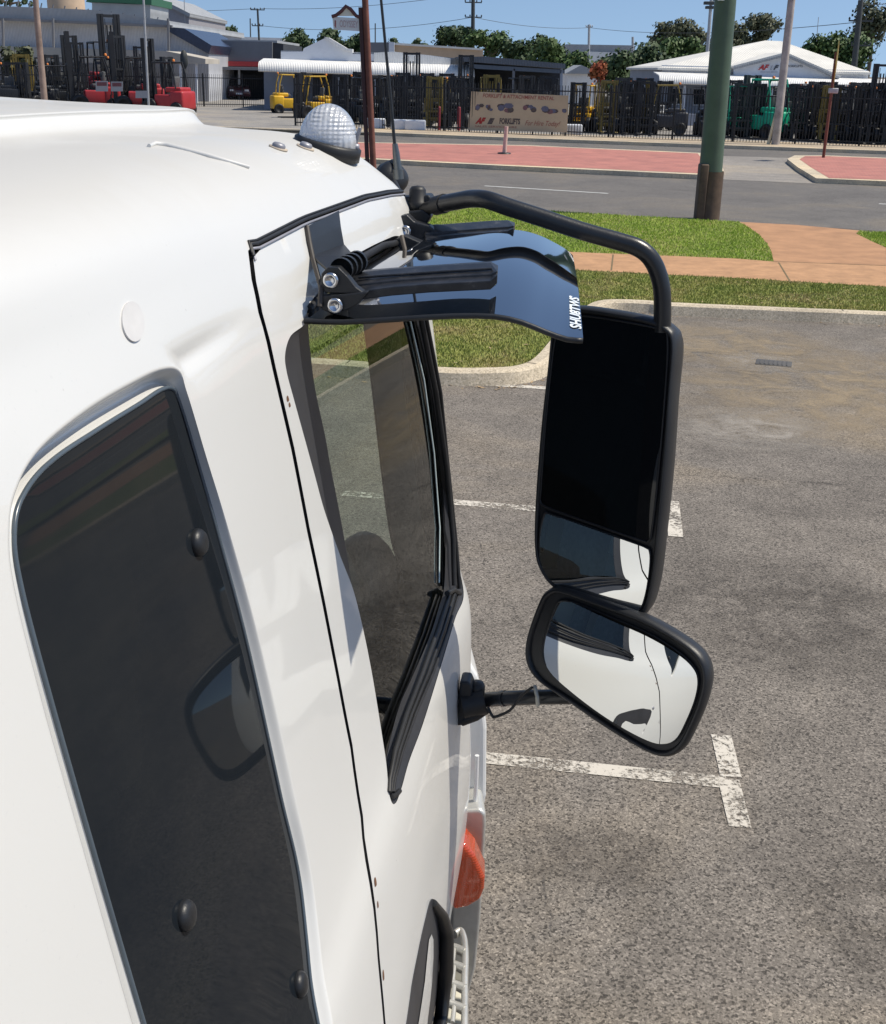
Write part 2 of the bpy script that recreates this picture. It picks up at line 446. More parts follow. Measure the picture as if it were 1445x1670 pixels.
win_o = [(497, 528), (503, 503), (530, 465), (574, 420), (628, 391), (652, 386), (668, 412), (697, 515), (722, 640), (740, 760), (752, 880), (756, 965), (742, 1010), (718, 1090), (690, 1180), (668, 1240), (655, 1285), (645, 1310), (636, 1300), (628, 1230), (607, 1100), (581, 979), (554, 904), (530, 835), (512, 770), (494, 704), (479, 650), (468, 608), (465, 578), (474, 548)]
win_i = [(503, 530), (507, 515), (535, 478), (578, 436), (625, 408), (640, 404), (650, 420), (677, 515), (701, 620), (717, 740), (726, 860), (725, 950), (716, 990), (700, 1040), (672, 1105), (652, 1150), (638, 1200), (630, 1235), (626, 1237), (621, 1210), (607, 1130), (590, 1040), (575, 960), (560, 870), (540, 765), (530, 710), (517, 650), (511, 615), (508, 590), (504, 550)]
WO, WI = pair(win_o, win_i, .016)
q_o = [(12, 870), (22, 800), (60, 730), (140, 662), (215, 618), (262, 598), (292, 602), (305, 640), (335, 740), (378, 880), (425, 1050), (480, 1290), (512, 1450), (545, 1680), (556, 1760), (240, 1760), (212, 1670), (136, 1400), (66, 1150), (20, 960)]
q_i = [(22, 870), (37, 808), (84, 752), (160, 700), (225, 660), (262, 636), (280, 634), (292, 655), (318, 740), (357, 880), (402, 1050), (455, 1290), (490, 1450), (520, 1680), (530, 1760), (262, 1760), (234, 1670), (155, 1400), (84, 1150), (34, 960)]
QO, QI = pair(q_o, q_i, .014)
print('win u range', min(p[0] for p in WO), max(p[0] for p in WO), 'z', [round(float(prof(p[1])[1]), 2) for p in WO[::40]])
print('quarter', min(p[0] for p in QO), max(p[0] for p in QO), [round(float(prof(p[1])[1]), 2) for p in QO[::20]])

door_d = [tuple(p) for p in densify(door, .03)]
hole = grow(door_d, .0125)
# gutter strip: the body hole reaches a little further up above the door
def skew(p):
    return p
GA, GB_ = np.array(UT(290, 597)), np.array(UT(436, 500))
print('groove', GA, GB_)
def groove(u, t):
    d = GB_-GA; f = ((u-GA[0])*d[0]+(t-GA[1])*d[1])/d.dot(d); f_ = min(1., max(0., f)); q = GA+d*f_
    s_ = t-q[1] if 0 < f < 1 else math.hypot(u-q[0], t-q[1]); fade = 1-smooth(f_*1.05)
    return -.0075*fade*smooth(min(np.hypot(QOA[:, 0]-u, QOA[:, 1]-t))/.014)*math.exp(-(s_/.014)**2)
QOA = np.array(QO)
body = MB(); skin(body, [(UMIN, 0), (UMAX, 0), (UMAX, TMAX), (UMIN, TMAX)], [hole, QO], 0, .02, disp=groove, rim_mi=1, norim=(2,))
# soft swage above the side window is part of the same pressing
ring(body, QO, 0.0, QI, -.014, 14, steep=True)
o = tobj(body, 'cab_body', [M_paint, M_rubber], fix=False)
dm = MB(); skin(dm, door_d, [WO], 0.0, .02, .03, rim_mi=1)
door_o = tobj(dm, 'door', [M_paint, M_rubber], fix=False)
# dark frame ring and glass; its rear band paints in the visor's shadow
r = MB(); ring(r, grow(WO, .001), -.001, WI, -.016, 4, ease=False); tobj(r, 'window_frame_and_shadow', M_slate, door_o, False).location = (0, 0, 0)
r = MB()
def capfill(mb, P, off, mi=0): skin(mb, P, [], off, 0, .03, mi)
capfill(r, WI, -.0165); tobj(r, 'window_glass', M_glass, door_o, False)
r = MB(); capfill(r, QI, -.0135)
qp = tobj(r, 'side_window', M_panel, None, False)
# rubber lip round the panel
lip = MB(); pts = [S(u, t, -.0135*NS) for u, t in QI]; lip.tube(pts, .0026, 8, closed=True); tobj(lip, 'window_seal', plain('slate_bevel', (.07, .09, .11), .25, var=.1), qp)
# seal in the door gap and behind
sg = MB()
g2 = grow(door_d, .006); sg.tube([S(u, t, -.030*NS) for u, t in g2], .0125, 8, closed=True); tobj(sg, 'door_seal', M_rubber)
# drip rail strips above the door
dr = MB()
gs = [(gap[0][0]+.0, gap[0][1]-.004), (gap[0][0]+.006, gap[0][1]+.012)]+[(u_, float(np.interp(u_, [1.6, 1.8, 2.2, 2.4, 2.5], [1.946, 1.956, 1.960, 1.955, 1.948]))) for u_ in np.linspace(1.6, 2.50, 26)]
for k, (dt, rr_) in enumerate(((.006, .0030), (-.0005, .0022))):
    dr.tube([S(u, t+dt, .0012*NS) for u, t in gs], rr_, 8, mi=k)
dr.tube([S(u, t+.0105, .001*NS) for u, t in gs], .0018, 8, mi=0)
tobj(dr, 'drip_rail', [M_rubber, M_grey])
# sill mouldings
sm_ = MB()
for off_px, rr_ in ((0, .0048), (9, .0036), (17, .0034)):
    pp = [(732+off_px*.9, 968), (712+off_px, 1030), (688+off_px, 1098), (662+off_px*.85, 1165), (643+off_px*.72, 1225), (634+off_px*.5, 1272), (633+off_px*.4, 1292)]
    sm_.tube([S(*UT(*p), .0015*NS) for p in pp], rr_, 10)
sm_.tube([S(*UT(*p), .002*NS) for p in [(637, 1300), (644, 1297), (650, 1290)]], .0045, 10)
sm_.tube([S(*UT(*p), .003*NS) for p in [(727, 968), (738, 962), (748, 968)]], .006, 10)
tobj(sm_, 'belt_moulding', M_rubber, door_o)
fr_ = MB()
for pp, rr_ in (([(686, 515), (711, 640), (728, 760), (739, 880), (741, 955)], .006), ([(694, 515), (718, 640), (736, 760), (747, 880), (750, 960)], .005)):
    fr_.tube([S(*UT(*p), .0*NS) for p in pp], rr_, 10)
fr_.tube([S(*UT(*p), .0*NS) for p in [(503, 505), (532, 470), (575, 428), (625, 400), (648, 396)]], .006, 10)
tobj(fr_, 'window_seal', M_rubber, door_o)
thin = MB(); thin.tube([S(*UT(*p), -.012*NS) for p in [(677, 515), (701, 620), (717, 740), (726, 860), (725, 950)]], .0018, 6)
tobj(thin, 'glass_edge', plain('bright_edge', (.6, .7, .68), .3, var=0), door_o)
# ---------------------------------------------------------------- rest of the truck
def text_mesh(txt, o, ex, ey, size_x, size_y, name, mat, parent, shear=0.0, bold=0.0, lift=.0, thin=0.0006):
    cu_ = bpy.data.curves.new('t', 'FONT'); cu_.body = txt; cu_.shear = shear; cu_.offset = bold; cu_.resolution_u = 3
    ob = bpy.data.objects.new('t', cu_); C.objects.link(ob)
    dg = bpy.context.evaluated_depsgraph_get(); me = ob.evaluated_get(dg).to_mesh()
    vs = [v.co.copy() for v in me.vertices]; fs = [list(p.vertices) for p in me.polygons]
    ob.evaluated_get(dg).to_mesh_clear(); bpy.data.objects.remove(ob); bpy.data.curves.remove(cu_)
    x0 = min(v.x for v in vs); x1 = max(v.x for v in vs); y0 = min(v.y for v in vs); y1 = max(v.y for v in vs)
    ex = Vector(ex).normalized(); ey = Vector(ey).normalized(); n = ex.cross(ey).normalized()
    mb = MB(); mb.add([Vector(o) + ex*((v.x-x0)/(x1-x0)*size_x) + ey*((v.y-y0)/(y1-y0)*size_y) + n*lift for v in vs], fs)
    base = Vector(parent.location) if parent.parent is None else (Vector(parent.parent.location) if parent.parent.parent is None else T0)
    for v in mb.v: v -= base
    return mb.obj(name, mat, parent, False)

M_white2 = plain('white_panel', (.7, .7, .69), .3, coat=.6, var=.05)
# cab floor, back wall, windscreen, front panel
cb = MB()
bk = [S(UMIN+.004, t) for t in np.linspace(0, TMAX, 60)]
cb.add(bk, [list(range(len(bk)))]); tobj(cb, 'back_wall', M_paint)
cb = MB(); cb.box(L(1.45, -DC, .56), (0, 0, 0)) if 0 else None
def lbox(mb, a0, a1, b0, b1, z0, z1, mi=0):
    vs = [L(a, b, z) for z in (z0, z1) for b in (b0, b1) for a in (a0, a1)]
    return mb.add(vs, [[0, 2, 3, 1], [4, 5, 7, 6], [0, 1, 5, 4], [2, 6, 7, 3], [0, 4, 6, 2], [1, 3, 7, 5]], mi)
lbox(cb, .34, 2.5, -2.2, -.38, .56, .60); lbox(cb, .34, .8, -2.1, -.5, .6, 1.3)
tobj(cb, 'cab_floor', M_inter)
se = MB()
for b in (-.9, -1.75):
    se.box(L(1.72, b, 1.22), (.5, .5, .16), Matrix.Rotation(-PSI, 3, 'Z'), bev=.05)
    se.box(L(1.42, b, 1.62), (.46, .14, .72), Matrix.Rotation(-PSI, 3, 'Z') @ Matrix.Rotation(.14, 3, 'X'), bev=.05)
    se.box(L(1.38, b, 2.07), (.26, .1, .18), Matrix.Rotation(-PSI, 3, 'Z'), bev=.04)
tobj(se, 'seat', M_seat)
ds = MB(); lbox(ds, 2.32, 2.62, -2.15, -.45, 1.05, 1.42); ds.tube([L(2.38, -2.1, 1.42), L(2.34, -1.3, 1.44), L(2.26, -.95, 1.50), L(2.26, -.7, 1.50), L(2.36, -.46, 1.40)], [.12, .13, .15, .14, .08], 16); tobj(ds, 'dashboard', M_inter)
bn = MB()
def ell0(mb, c, rx, ry, rz, nu=24, nv=14):
    vs = [c + TA*rx*math.cos(math.pi*(j/nv-.5))*math.cos(2*math.pi*i/nu) + TB*ry*math.cos(math.pi*(j/nv-.5))*math.sin(2*math.pi*i/nu) + TZ*rz*math.sin(math.pi*(j/nv-.5)) for j in range(nv+1) for i in range(nu)]
    mb.add(vs, [[j*nu+i, j*nu+(i+1) % nu, (j+1)*nu+(i+1) % nu, (j+1)*nu+i] for j in range(nv) for i in range(nu)], 0, True)
ell0(bn, L(2.44, -.66, 1.48), .17, .20, .16); ell0(bn, L(2.50, -.50, 1.42), .14, .10, .20)
for k_ in range(4): bn.box(L(2.285, -.60, 1.43+.035*k_), (.16, .012, .012), Matrix.Rotation(-PSI, 3, 'Z'), bev=.003)
tobj(bn, 'instrument_binnacle', plain('grey_trim', (.28, .285, .28), .55, var=.15))
sw = MB(); c0 = L(2.08, -.85, 1.52); ax = (TA*-.55+TZ*.83).normalized(); x_ = TB; y_ = ax.cross(x_)
sw.tube([c0+(x_*math.cos(k*math.pi/16)+y_*math.sin(k*math.pi/16))*.21 for k in range(32)], .014, 8, closed=True)
sw.tube([c0-ax*.2, c0], .03, 10); sw.tube([c0-x_*.2, c0+x_*.2], .014, 8)
tobj(sw, 'steering_wheel', M_black)
zt0 = t_of_z(1.50); zt1 = t_of_z(2.30)
fl = [S(UMAX, t) for t in np.linspace(t_of_z(.55), zt0, 8)]; fr2 = [S(UMAX, TMAX-t) for t in np.linspace(t_of_z(.55), zt0, 8)]
f = MB(); f.add(fl+fr2, [[i, i+1, i+9, i+8] for i in range(7)]); tobj(f, 'front_panel', M_paint)
fl = [S(UMAX, t) for t in np.linspace(zt0, zt1, 8)]; fr2 = [S(UMAX, TMAX-t) for t in np.linspace(zt0, zt1, 8)]
f = MB(); f.add(fl+fr2, [[i, i+1, i+9, i+8] for i in range(7)]); tobj(f, 'windscreen', M_wind)
f = MB(); tr_ = np.linspace(zt1, TMAX-zt1, 60); v1 = [S(UMAX, t) for t in tr_]
v2 = [Vector((p.x, p.y, min(p.z, v1[0].z))) for p in v1]
f.add(v1+v2, [[i, i+1, i+61, i+60] for i in range(59)]); tobj(f, 'roof_header', M_paint)

# quarter panel fixings
for k, (px, py) in enumerate(((322, 885), (301, 1493), (488, 1605))):
    u, t = UT(px, py, -.0135); mb = MB(); n = nrm(u, t)*NS
    mb.lathe(S(u, t, -.0135*NS), n, [(.0165, 0), (.0165, .003), (.0155, .0055), (.0125, .0085), (.008, .0098), (.0, .0102)], 28)
    tobj(mb, 'bolt_cap', M_black, qp)
# painted plug, roof screws, seam
def patch(name, px, off, mat, parent=None, depth=.0, step=.01, n=4):
    P = [tuple(p) for p in crom([UT(*q) for q in px], n, True)]
    mb = MB(); skin(mb, P, [], off, depth, step); return tobj(mb, name, mat, parent, False)
patch('roof_plug', [(215+18*math.cos(k*math.pi/6)+3*math.sin(k*math.pi/6), 525+33*math.sin(k*math.pi/6)) for k in range(12)], .0022, M_disc, depth=.002)
for px, py in ((454, 239), (498, 238)):
    u, t = UT(px, py+3); n = nrm(u, t)*NS; mb = MB()
    mb.lathe(S(u, t), n, [(.0165, .000), (.0165, .002), (.011, .0022)], 20, mi=1)
    mb.lathe(S(u, t), n, [(.0115, .002), (.0115, .006), (.009, .009), (.0, .0105)], 20)
    tobj(mb, 'roof_screw', [M_grey, plain('old_sealant', (.5, .42, .33), .8)])
mb = MB(); mb.tube([S(*UT(*p), .0018*NS) for p in [(243, 240), (252, 236), (272, 238), (340, 256), (405, 274)]], [.003, .0042, .0042, .0042, .003], 8); tobj(mb, 'roof_seam', M_paint)
# specks of rust at the door edge
rust = plain('rust', (.13, .06, .03), .9, var=.4, nscale=90)
for i, (px, py, a_, b_) in enumerate(((469, 650, 2, 5), (472, 660, 1.6, 4), (612, 1438, 2, 8), (616, 1475, 1.2, 6), (625, 1590, 1.4, 9))):
    patch('rust_chip', [(px-a_, py-b_*.4), (px-a_*.2, py-b_), (px+a_*.7, py-b_*.2), (px+a_, py+b_*.7), (px-a_*.4, py+b_)], .0006, rust, step=.004, n=2)

# door handle
hb = patch('door_handle', [(703, 1466), (713, 1484), (720, 1505), (721, 1545), (716, 1630), (710, 1720), (664, 1720), (668, 1630), (681, 1555), (693, 1500)], .0018, M_slate, door_o, depth=.004)
mb = MB(); pp = [(704, 1472), (712, 1492), (716, 1520), (714, 1580), (709, 1650), (704, 1730)]
ofs = [.002, .010, .016, .018, .018, .018]
mb.tube([S(*UT(*p), q*NS) for p, q in zip(pp, ofs)], [.010, .014, .0155, .0155, .0155, .0155], 14, flat=.7); tobj(mb, 'grab_bar', M_tube, hb)
patch('handle_reflection', [(697, 1532), (704, 1532), (702, 1600), (695, 1660), (687, 1722), (673, 1722), (681, 1660), (690, 1600)], .0035, M_paint, hb, step=.006, n=2)  # white patch painting in the pale reflection behind the grab bar
# door pressing line below the sill
# key lock
u, t = UT(655, 1700); mb = MB(); mb.lathe(S(u, t), nrm(u, t)*NS, [(.012, 0), (.012, .003), (.0, .004)], 16); tobj(mb, 'door_lock', M_grey, door_o)

# front corner panel, bumper and amber lamp
mb = MB()
cpx = [(735, 1075), (768, 1084), (780, 1104), (790, 1140), (795, 1190), (794, 1300), (789, 1325), (735, 1325)]
mb.prism([A(x, y, 2.72) for x, y in cpx], TA*.22 - TB*.05)
corner = tobj(mb, 'corner_panel', M_white2)
bv = corner.modifiers.new('b', 'BEVEL'); bv.width = .018; bv.segments = 4
mb = MB(); cpx = [(735, 1322), (784, 1320), (793, 1328), (793, 1345), (789, 1420), (784, 1500), (776, 1580), (760, 1640), (735, 1650)]
mb.prism([A(x, y, 2.62) for x, y in cpx], TA*.3 - TB*.06)
bm_ = tobj(mb, 'bumper', M_alu); bv = bm_.modifiers.new('b', 'BEVEL'); bv.width = .02; bv.segments = 4
mb = MB(); mb.tube([A(778, 1232, 2.66), A(776, 1290, 2.66), A(772, 1345, 2.66)], .006, 8); tobj(mb, 'corner_bar', M_white2)
mb = MB()
apx = [(738, 1376), (756, 1376), (775, 1398), (791, 1434), (790, 1452), (783, 1470), (764, 1481), (738, 1487)]
mb.prism([A(x, y, 2.50) for x, y in apx], TA*.09 - TB*.01)
am = tobj(mb, 'indicator_lamp', M_amber); bv = am.modifiers.new('b', 'BEVEL'); bv.width = .014; bv.segments = 5
mb = MB()
apx = [(742, 1382), (757, 1383), (774, 1404), (785, 1436), (780, 1462), (762, 1474), (742, 1478)]
mb.prism([A(x, y, 2.56) for x, y in apx], TA*.05)
tobj(mb, 'lamp_base', plain('lamp_reflector', (.7, .2, .06), .3, metal=.6), am)
# cab steps: pressed open-grid treads
st = MB(); zs = .47
rail_o = [G(742, 1524, zs), G(751, 1519, zs), G(757, 1532, zs), G(759, 1560, zs), G(758, 1600, zs), G(758, 1650, zs), G(757, 1720, zs)]
rail_i = [G(735, 1530, zs), G(731, 1570, zs), G(724, 1620, zs), G(716, 1680, zs), G(712, 1720, zs)]
st.tube([Vector(p) for p in crom(rail_o, 5)], .009, 8, flat=1.5); st.tube([Vector(p) for p in crom(rail_i, 5)], .009, 8, flat=1.5)
for y in (1546, 1574, 1606, 1640, 1680):
    st.tube([G(728, y-6, zs), G(742, y, zs-.004), G(759, y+8, zs)], [.008, .010, .012], 8, flat=1.3)
    st.tube([G(741, y+2, zs), G(738, y+28, zs)], .006, 8)
stp = tobj(st, 'cab_step', M_alu)
st = MB()
for y in (1588, 1620, 1655): st.box(G(743, y, .2), (.045, .05, .02), Matrix.Rotation(-PSI, 3, 'Z'), bev=.006)
lbox(st, 1.6, 2.5, -.5, -.17, .16, .175, 1)
tobj(st, 'lower_tread', [plain('cream_pad', (.6, .56, .44), .6), plain('dark_step', (.09, .085, .08), .8)], stp)
# front wheel under the cab
wh = MB(); wh.lathe(L(2.0, -.62, .42), TB, [(.0, -.05), (.22, -.03), (.24, .02), (.36, .1), (.40, .08), (.42, 0), (.40, -.08), (.36, -.1), (.0, -.1)], 36)
tobj(wh, 'wheel', M_rubber)

# ---- marker lamp on the roof corner
u, t = UT(534, 240); c0 = S(u, t); up = (nrm(u, t)*NS*.6+TZ*.4).normalized()
rt = (cr - up*cr.dot(up)).normalized(); fw = up.cross(rt)
def ellip(mb, c, ex, ey, ez, rx, ry, rz, nu=28, nv=12, half=True, shear=0, mi=0):
    vs = []; rows = nv+1
    for j in range(rows):
        ph = (math.pi/2 if half else math.pi)*j/nv + (0 if half else -math.pi/2)
        for i in range(nu):
            th = 2*math.pi*i/nu; pw = .82
            cx_ = math.copysign(abs(math.cos(th))**pw, math.cos(th)); sy_ = math.copysign(abs(math.sin(th))**pw, math.sin(th))
            r = max(math.cos(ph), .001)
            z = math.sin(ph)
            vs.append(c + ex*(rx*r*cx_ + shear*z) + ey*ry*r*sy_ + ez*rz*z)
    mb.add(vs, [[j*nu+i, j*nu+(i+1) % nu, (j+1)*nu+(i+1) % nu, (j+1)*nu+i] for j in range(nv) for i in range(nu)], mi, True)
ml = MB(); ellip(ml, c0+up*.008, rt, fw, up, .056, .05, .070, shear=-.004)
mk = tobj(ml, 'marker_lamp', M_clear)
ml = MB(); ml.lathe(c0-up*.014, up, [(.0, 0), (.064, 0), (.064, .022), (.058, .026), (.0, .026)], 32)
tobj(ml, 'lamp_gasket', M_rubber, mk)
ml = MB(); ellip(ml, c0+up*.012, rt, fw, up, .044, .036, .03, shear=.008); tobj(ml, 'reflector', plain('lamp_silver', (.8, .81, .83), .4, metal=.3), mk)
ml = MB(); ml.cyl(c0+rt*.05+up*.012-fw*0.012, c0+rt*.053+up*.05-fw*0.012, .004, 10); ml.lathe(c0+rt*.052+up*.014-fw*.012, rt, [(.007, 0), (.007, .006), (.0, .008)], 12); tobj(ml, 'lamp_screw', M_grey, mk)

# ---- window visor
na = [(496, 519), (560, 521), (650, 516), (740, 511), (806, 512), (850, 521), (890, 537), (925, 549), (951, 551)]
fa = [(655, 394), (700, 386), (760, 379), (810, 374), (850, 376), (880, 384), (905, 396), (922, 406), (934, 416)]
NA = [Vector(p) for p in crom([A(x, y, 1.66) for x, y in na], 6)]; FA = [Vector(p) for p in crom([A(x, y, 2.28) for x, y in fa], 6)]
vz = MB(); k = len(NA); rows = 14
def vis(i, f):
    p = NA[i]*(1-f)+FA[i]*f
    return p + TZ*(.012*math.sin(math.pi*f))
top = [vis(i, r/rows) for r in range(rows+1) for i in range(k)]
nn = [Vector((0, 0, 0))]*len(top)
for r in range(rows+1):
    for i in range(k):
        a_ = top[r*k+min(i+1, k-1)]-top[r*k+max(i-1, 0)]; b_ = top[min(r+1, rows)*k+i]-top[max(r-1, 0)*k+i]
        n_ = a_.cross(b_).normalized(); nn[r*k+i] = n_ if n_.z > 0 else -n_
bot = [p-n_*.005 for p, n_ in zip(top, nn)]
K = len(top); fsT = [[r*k+i, r*k+i+1, (r+1)*k+i+1, (r+1)*k+i] for r in range(rows) for i in range(k-1)]
vz.add(top, fsT, 0, True); vz.add(bot, [f[::-1] for f in fsT], 0, True)
edge = [i for i in range(k)]+[r*k+k-1 for r in range(1, rows+1)]+[rows*k+i for i in range(k-2, -1, -1)]+[r*k for r in range(rows-1, 0, -1)]
e = [top[i] for i in edge]; e2 = [bot[i] for i in edge]; q = len(edge)
vz.add(e+e2, [[i, (i+1) % q, (i+1) % q+q, i+q] for i in range(q)], 0, True)
visor = tobj(vz, 'window_visor', M_acryl, None, False)
mb = MB(); mb.tube([v-TZ*.004 for v in NA[::3]]+[NA[-1]-TZ*.004], .0042, 8); tobj(mb, 'visor_lip', M_black, visor)
# lettering on the turned-down outer end
def on_visor(s_, f):
    i = s_/8*(k-1); i0 = min(int(i), k-2); w_ = i-i0
    p = vis(i0, f)*(1-w_)+vis(i0+1, f)*w_
    a_ = vis(i0+1, f)-vis(i0, f); b_ = vis(i0, f+.01)-vis(i0, f); n_ = a_.cross(b_).normalized()
    return p + (n_ if n_.z > 0 else -n_)*.0012
tx = text_mesh('SHU8TWS', (0, 0, 0), (1, 0, 0), (0, 1, 0), 1, 1, 'lettering', M_text, visor, shear=.25, bold=.03)
for v in tx.data.vertices:
    q_ = v.co+T0; v.co = on_visor(7.92-.78*q_.y, .06+.27*q_.x)-T0
# clamp arms of the visor
def strip(px_top, px_bot, a0, a1, h, lift=.01):
    mb = MB(); P = [A(x, y, a1) for x, y in px_top]; Q = [A(x, y, a0) for x, y in px_bot]; n = len(P); up_ = TZ*h
    vs = []; 
    for p, q_ in zip(P, Q):
        m1 = p*.75+q_*.25; m2 = p*.25+q_*.75; vs += [p-up_*.3, p+up_*.6, m1+up_, m2+up_*.8, m2+up_*.5, q_+up_*.6, q_-up_*.5]
    w_ = 7; fs = []
    for i in range(n-1):
        for j in range(w_): fs.append([i*w_+j, i*w_+(j+1) % w_, (i+1)*w_+(j+1) % w_, (i+1)*w_+j])
    fs += [list(range(w_)), [(n-1)*w_+j for j in range(w_)]]
    return mb.add(vs, fs)
tp_ = [(562, 452), (590, 448), (640, 444), (700, 440), (760, 436), (800, 434), (812, 442)]
bt_ = [(566, 486), (592, 482), (640, 476), (700, 471), (760, 468), (800, 466), (811, 456)]
arm = tobj(strip(tp_, bt_, 1.70, 1.80, .012), 'visor_arm', M_dusty, visor)
bv = arm.modifiers.new('b', 'BEVEL'); bv.width = .0035; bv.segments = 3
mb = MB(); mb.tube([A(585, 466, 1.74)+TZ*.0125, A(700, 458, 1.74)+TZ*.0125, A(802, 452, 1.74)+TZ*.0125], .0022, 6); tobj(mb, 'arm_rib', M_dusty, arm)
tp_ = [(690, 372), (720, 372), (760, 369), (800, 366), (828, 365), (840, 372)]
bt_ = [(694, 396), (722, 391), (760, 388), (800, 385), (828, 383), (838, 378)]
arm2 = tobj(strip(tp_, bt_, 2.24, 2.34, .012), 'visor_arm', M_dusty, visor)
bv = arm2.modifiers.new('b', 'BEVEL'); bv.width = .0035; bv.segments = 3
# near bracket plate hooked over the door frame, hinge and bolts
def pxprism(px, a, th, name, mat, parent, bev=.002, da=None):
    mb = MB(); da = da or [0]*len(px)
    mb.prism([A(x, y, a+d) for (x, y), d in zip(px, da)], TA*th); o = tobj(mb, name, mat, parent)
    if bev: b = o.modifiers.new('b', 'BEVEL'); b.width = bev; b.segments = 3
    return o
hang = MB(); P0 = [S(*UT(x, y), .004*NS) for x, y in ((497, 371), (548, 346), (551, 372), (556, 400), (506, 420), (501, 395))]
P1 = [A(512, 441, 1.70), A(562, 415, 1.80), A(577, 420, 1.80), A(573, 440, 1.78), A(535, 470, 1.69)]
up_v = [P0[0], P0[1], P0[2], P0[3], A(560, 402, 1.80), A(577, 418, 1.79), A(538, 437, 1.70), A(518, 428, 1.695), P0[4], P0[5]]
hang.add([P0[0], P0[1], P0[2], P0[5], P0[3], P0[4], A(577, 419, 1.80), A(533, 440, 1.70)],
         [[0, 1, 2, 3], [3, 2, 4, 5], [5, 4, 6, 7]], 0, False)
hg = tobj(hang, 'visor_hanger', M_black, visor); so_ = hg.modifiers.new('s', 'SOLIDIFY'); so_.thickness = .004; so_.offset = 0
mb = MB(); mb.tube([P0[0], P0[5], P0[4], A(524, 470, 1.68), A(522, 500, 1.67)], .004, 6); tobj(mb, 'hanger_edge', plain('bracket_edge', (.05, .042, .036), .6), hg)
ck = pxprism([(524, 446), (534, 436), (552, 436), (566, 450), (580, 468), (594, 478), (580, 480), (530, 478), (522, 466)], 1.68, .02, 'hinge_plate', M_black, visor)
ck2 = pxprism([(524, 482), (560, 480), (600, 476), (584, 496), (566, 506), (540, 512), (526, 506), (521, 492)], 1.675, .018, 'hinge_plate', M_black, visor)
mb = MB()
for q_ in range(4):
    s0 = A(556+q_*8, 440-q_*4, 1.70+q_*.022); mb.lathe(s0, TA, [(.017, 0), (.017, .010), (.0, .010)], 18)
tobj(mb, 'hinge_knuckle', M_black, visor)
for (x, y, a, par) in ((540, 457, 1.678, ck), (547, 498, 1.672, ck2)):
    mb = MB(); mb.lathe(A(x, y, a), -TA, [(.0115, -.002), (.0115, .004), (.0095, .0055), (.0065, .005), (.0060, .002), (.0, .002)], 24); tobj(mb, 'bolt', M_chrome, par)
# bump stop and far bracket cluster at the front pillar
fb = pxprism([(640, 318), (652, 322), (700, 318), (706, 330), (702, 345), (648, 352), (640, 345)], 2.36, .05, 'mirror_bracket', M_black, None, .004)
pxprism([(650, 346), (690, 342), (704, 352), (696, 366), (672, 374), (655, 366)], 2.34, .04, 'bracket_block', M_black, fb, .004)
mb = MB(); kx = A(681, 326, 2.37); mb.lathe(kx, TZ, [(.0, -.02), (.021, -.02), (.0215, -.004), (.018, -.002), (.0165, .02), (.012, .026), (.0, .028)], 24); tobj(mb, 'pivot_cap', M_rubber, fb)
pxprism([(652, 352), (664, 350), (676, 362), (700, 368), (712, 378), (700, 388), (664, 392), (650, 380)], 2.28, .03, 'visor_clamp', M_dusty, visor, .003)
pxprism([(640, 392), (660, 384), (688, 396), (692, 416), (676, 436), (648, 440), (638, 424)], 2.20, .03, 'visor_clamp', M_black, visor, .003)
pxprism([(624, 352), (636, 344), (646, 352), (646, 384), (632, 396), (626, 380)], 2.36, .02, 'pillar_bracket', M_black, fb, .003)
for (x, y, a) in ((661, 377, 2.27), (670, 413, 2.19)):
    mb = MB(); mb.lathe(A(x, y, a), -TA, [(.0115, -.002), (.0115, .004), (.0095, .0055), (.0065, .005), (.0060, .002), (.0, .002)], 24); tobj(mb, 'bolt', M_chrome, visor)
mb = MB(); mb.tube([A(655, 385, 2.15), A(661, 410, 2.13), A(667, 433, 2.11)], .0045, 6); tobj(mb, 'strap', plain('brown_strap', (.07, .055, .042), .6), visor)
mb = MB(); mb.tube([A(641, 354, 2.3), A(645, 360, 2.3), A(646, 370, 2.3)], .004, 6); tobj(mb, 'clip', plain('worn_clip', (.45, .3, .2), .5), fb)

# ---- upper mirror arm and main mirror
MA = 2.22
path = [(692, 340), (706, 337), (720, 333), (745, 328), (770, 324), (795, 326), (830, 338), (880, 354), (950, 377), (1010, 394), (1040, 404), (1060, 420), (1073, 445), (1080, 480), (1080, 540)]
pp = crom([A(x, y, MA+.14*max(0, (800-x)/110) if x < 800 else MA) for x, y in path], 6)
mb = MB(); mb.tube([Vector(p) for p in pp[10:]], .0165, 20)
ua = tobj(mb, 'upper_mirror_arm', M_tube)
mb = MB(); mb.tube([A(690, 341, MA+.14), A(708, 337, MA+.12), A(720, 333, MA+.11), A(724, 332, MA+.10)], [.012, .013, .018, .019], 16); mb.tube([Vector(p) for p in pp[8:14]], .0185, 16); tobj(mb, 'arm_socket', M_rubber, ua)

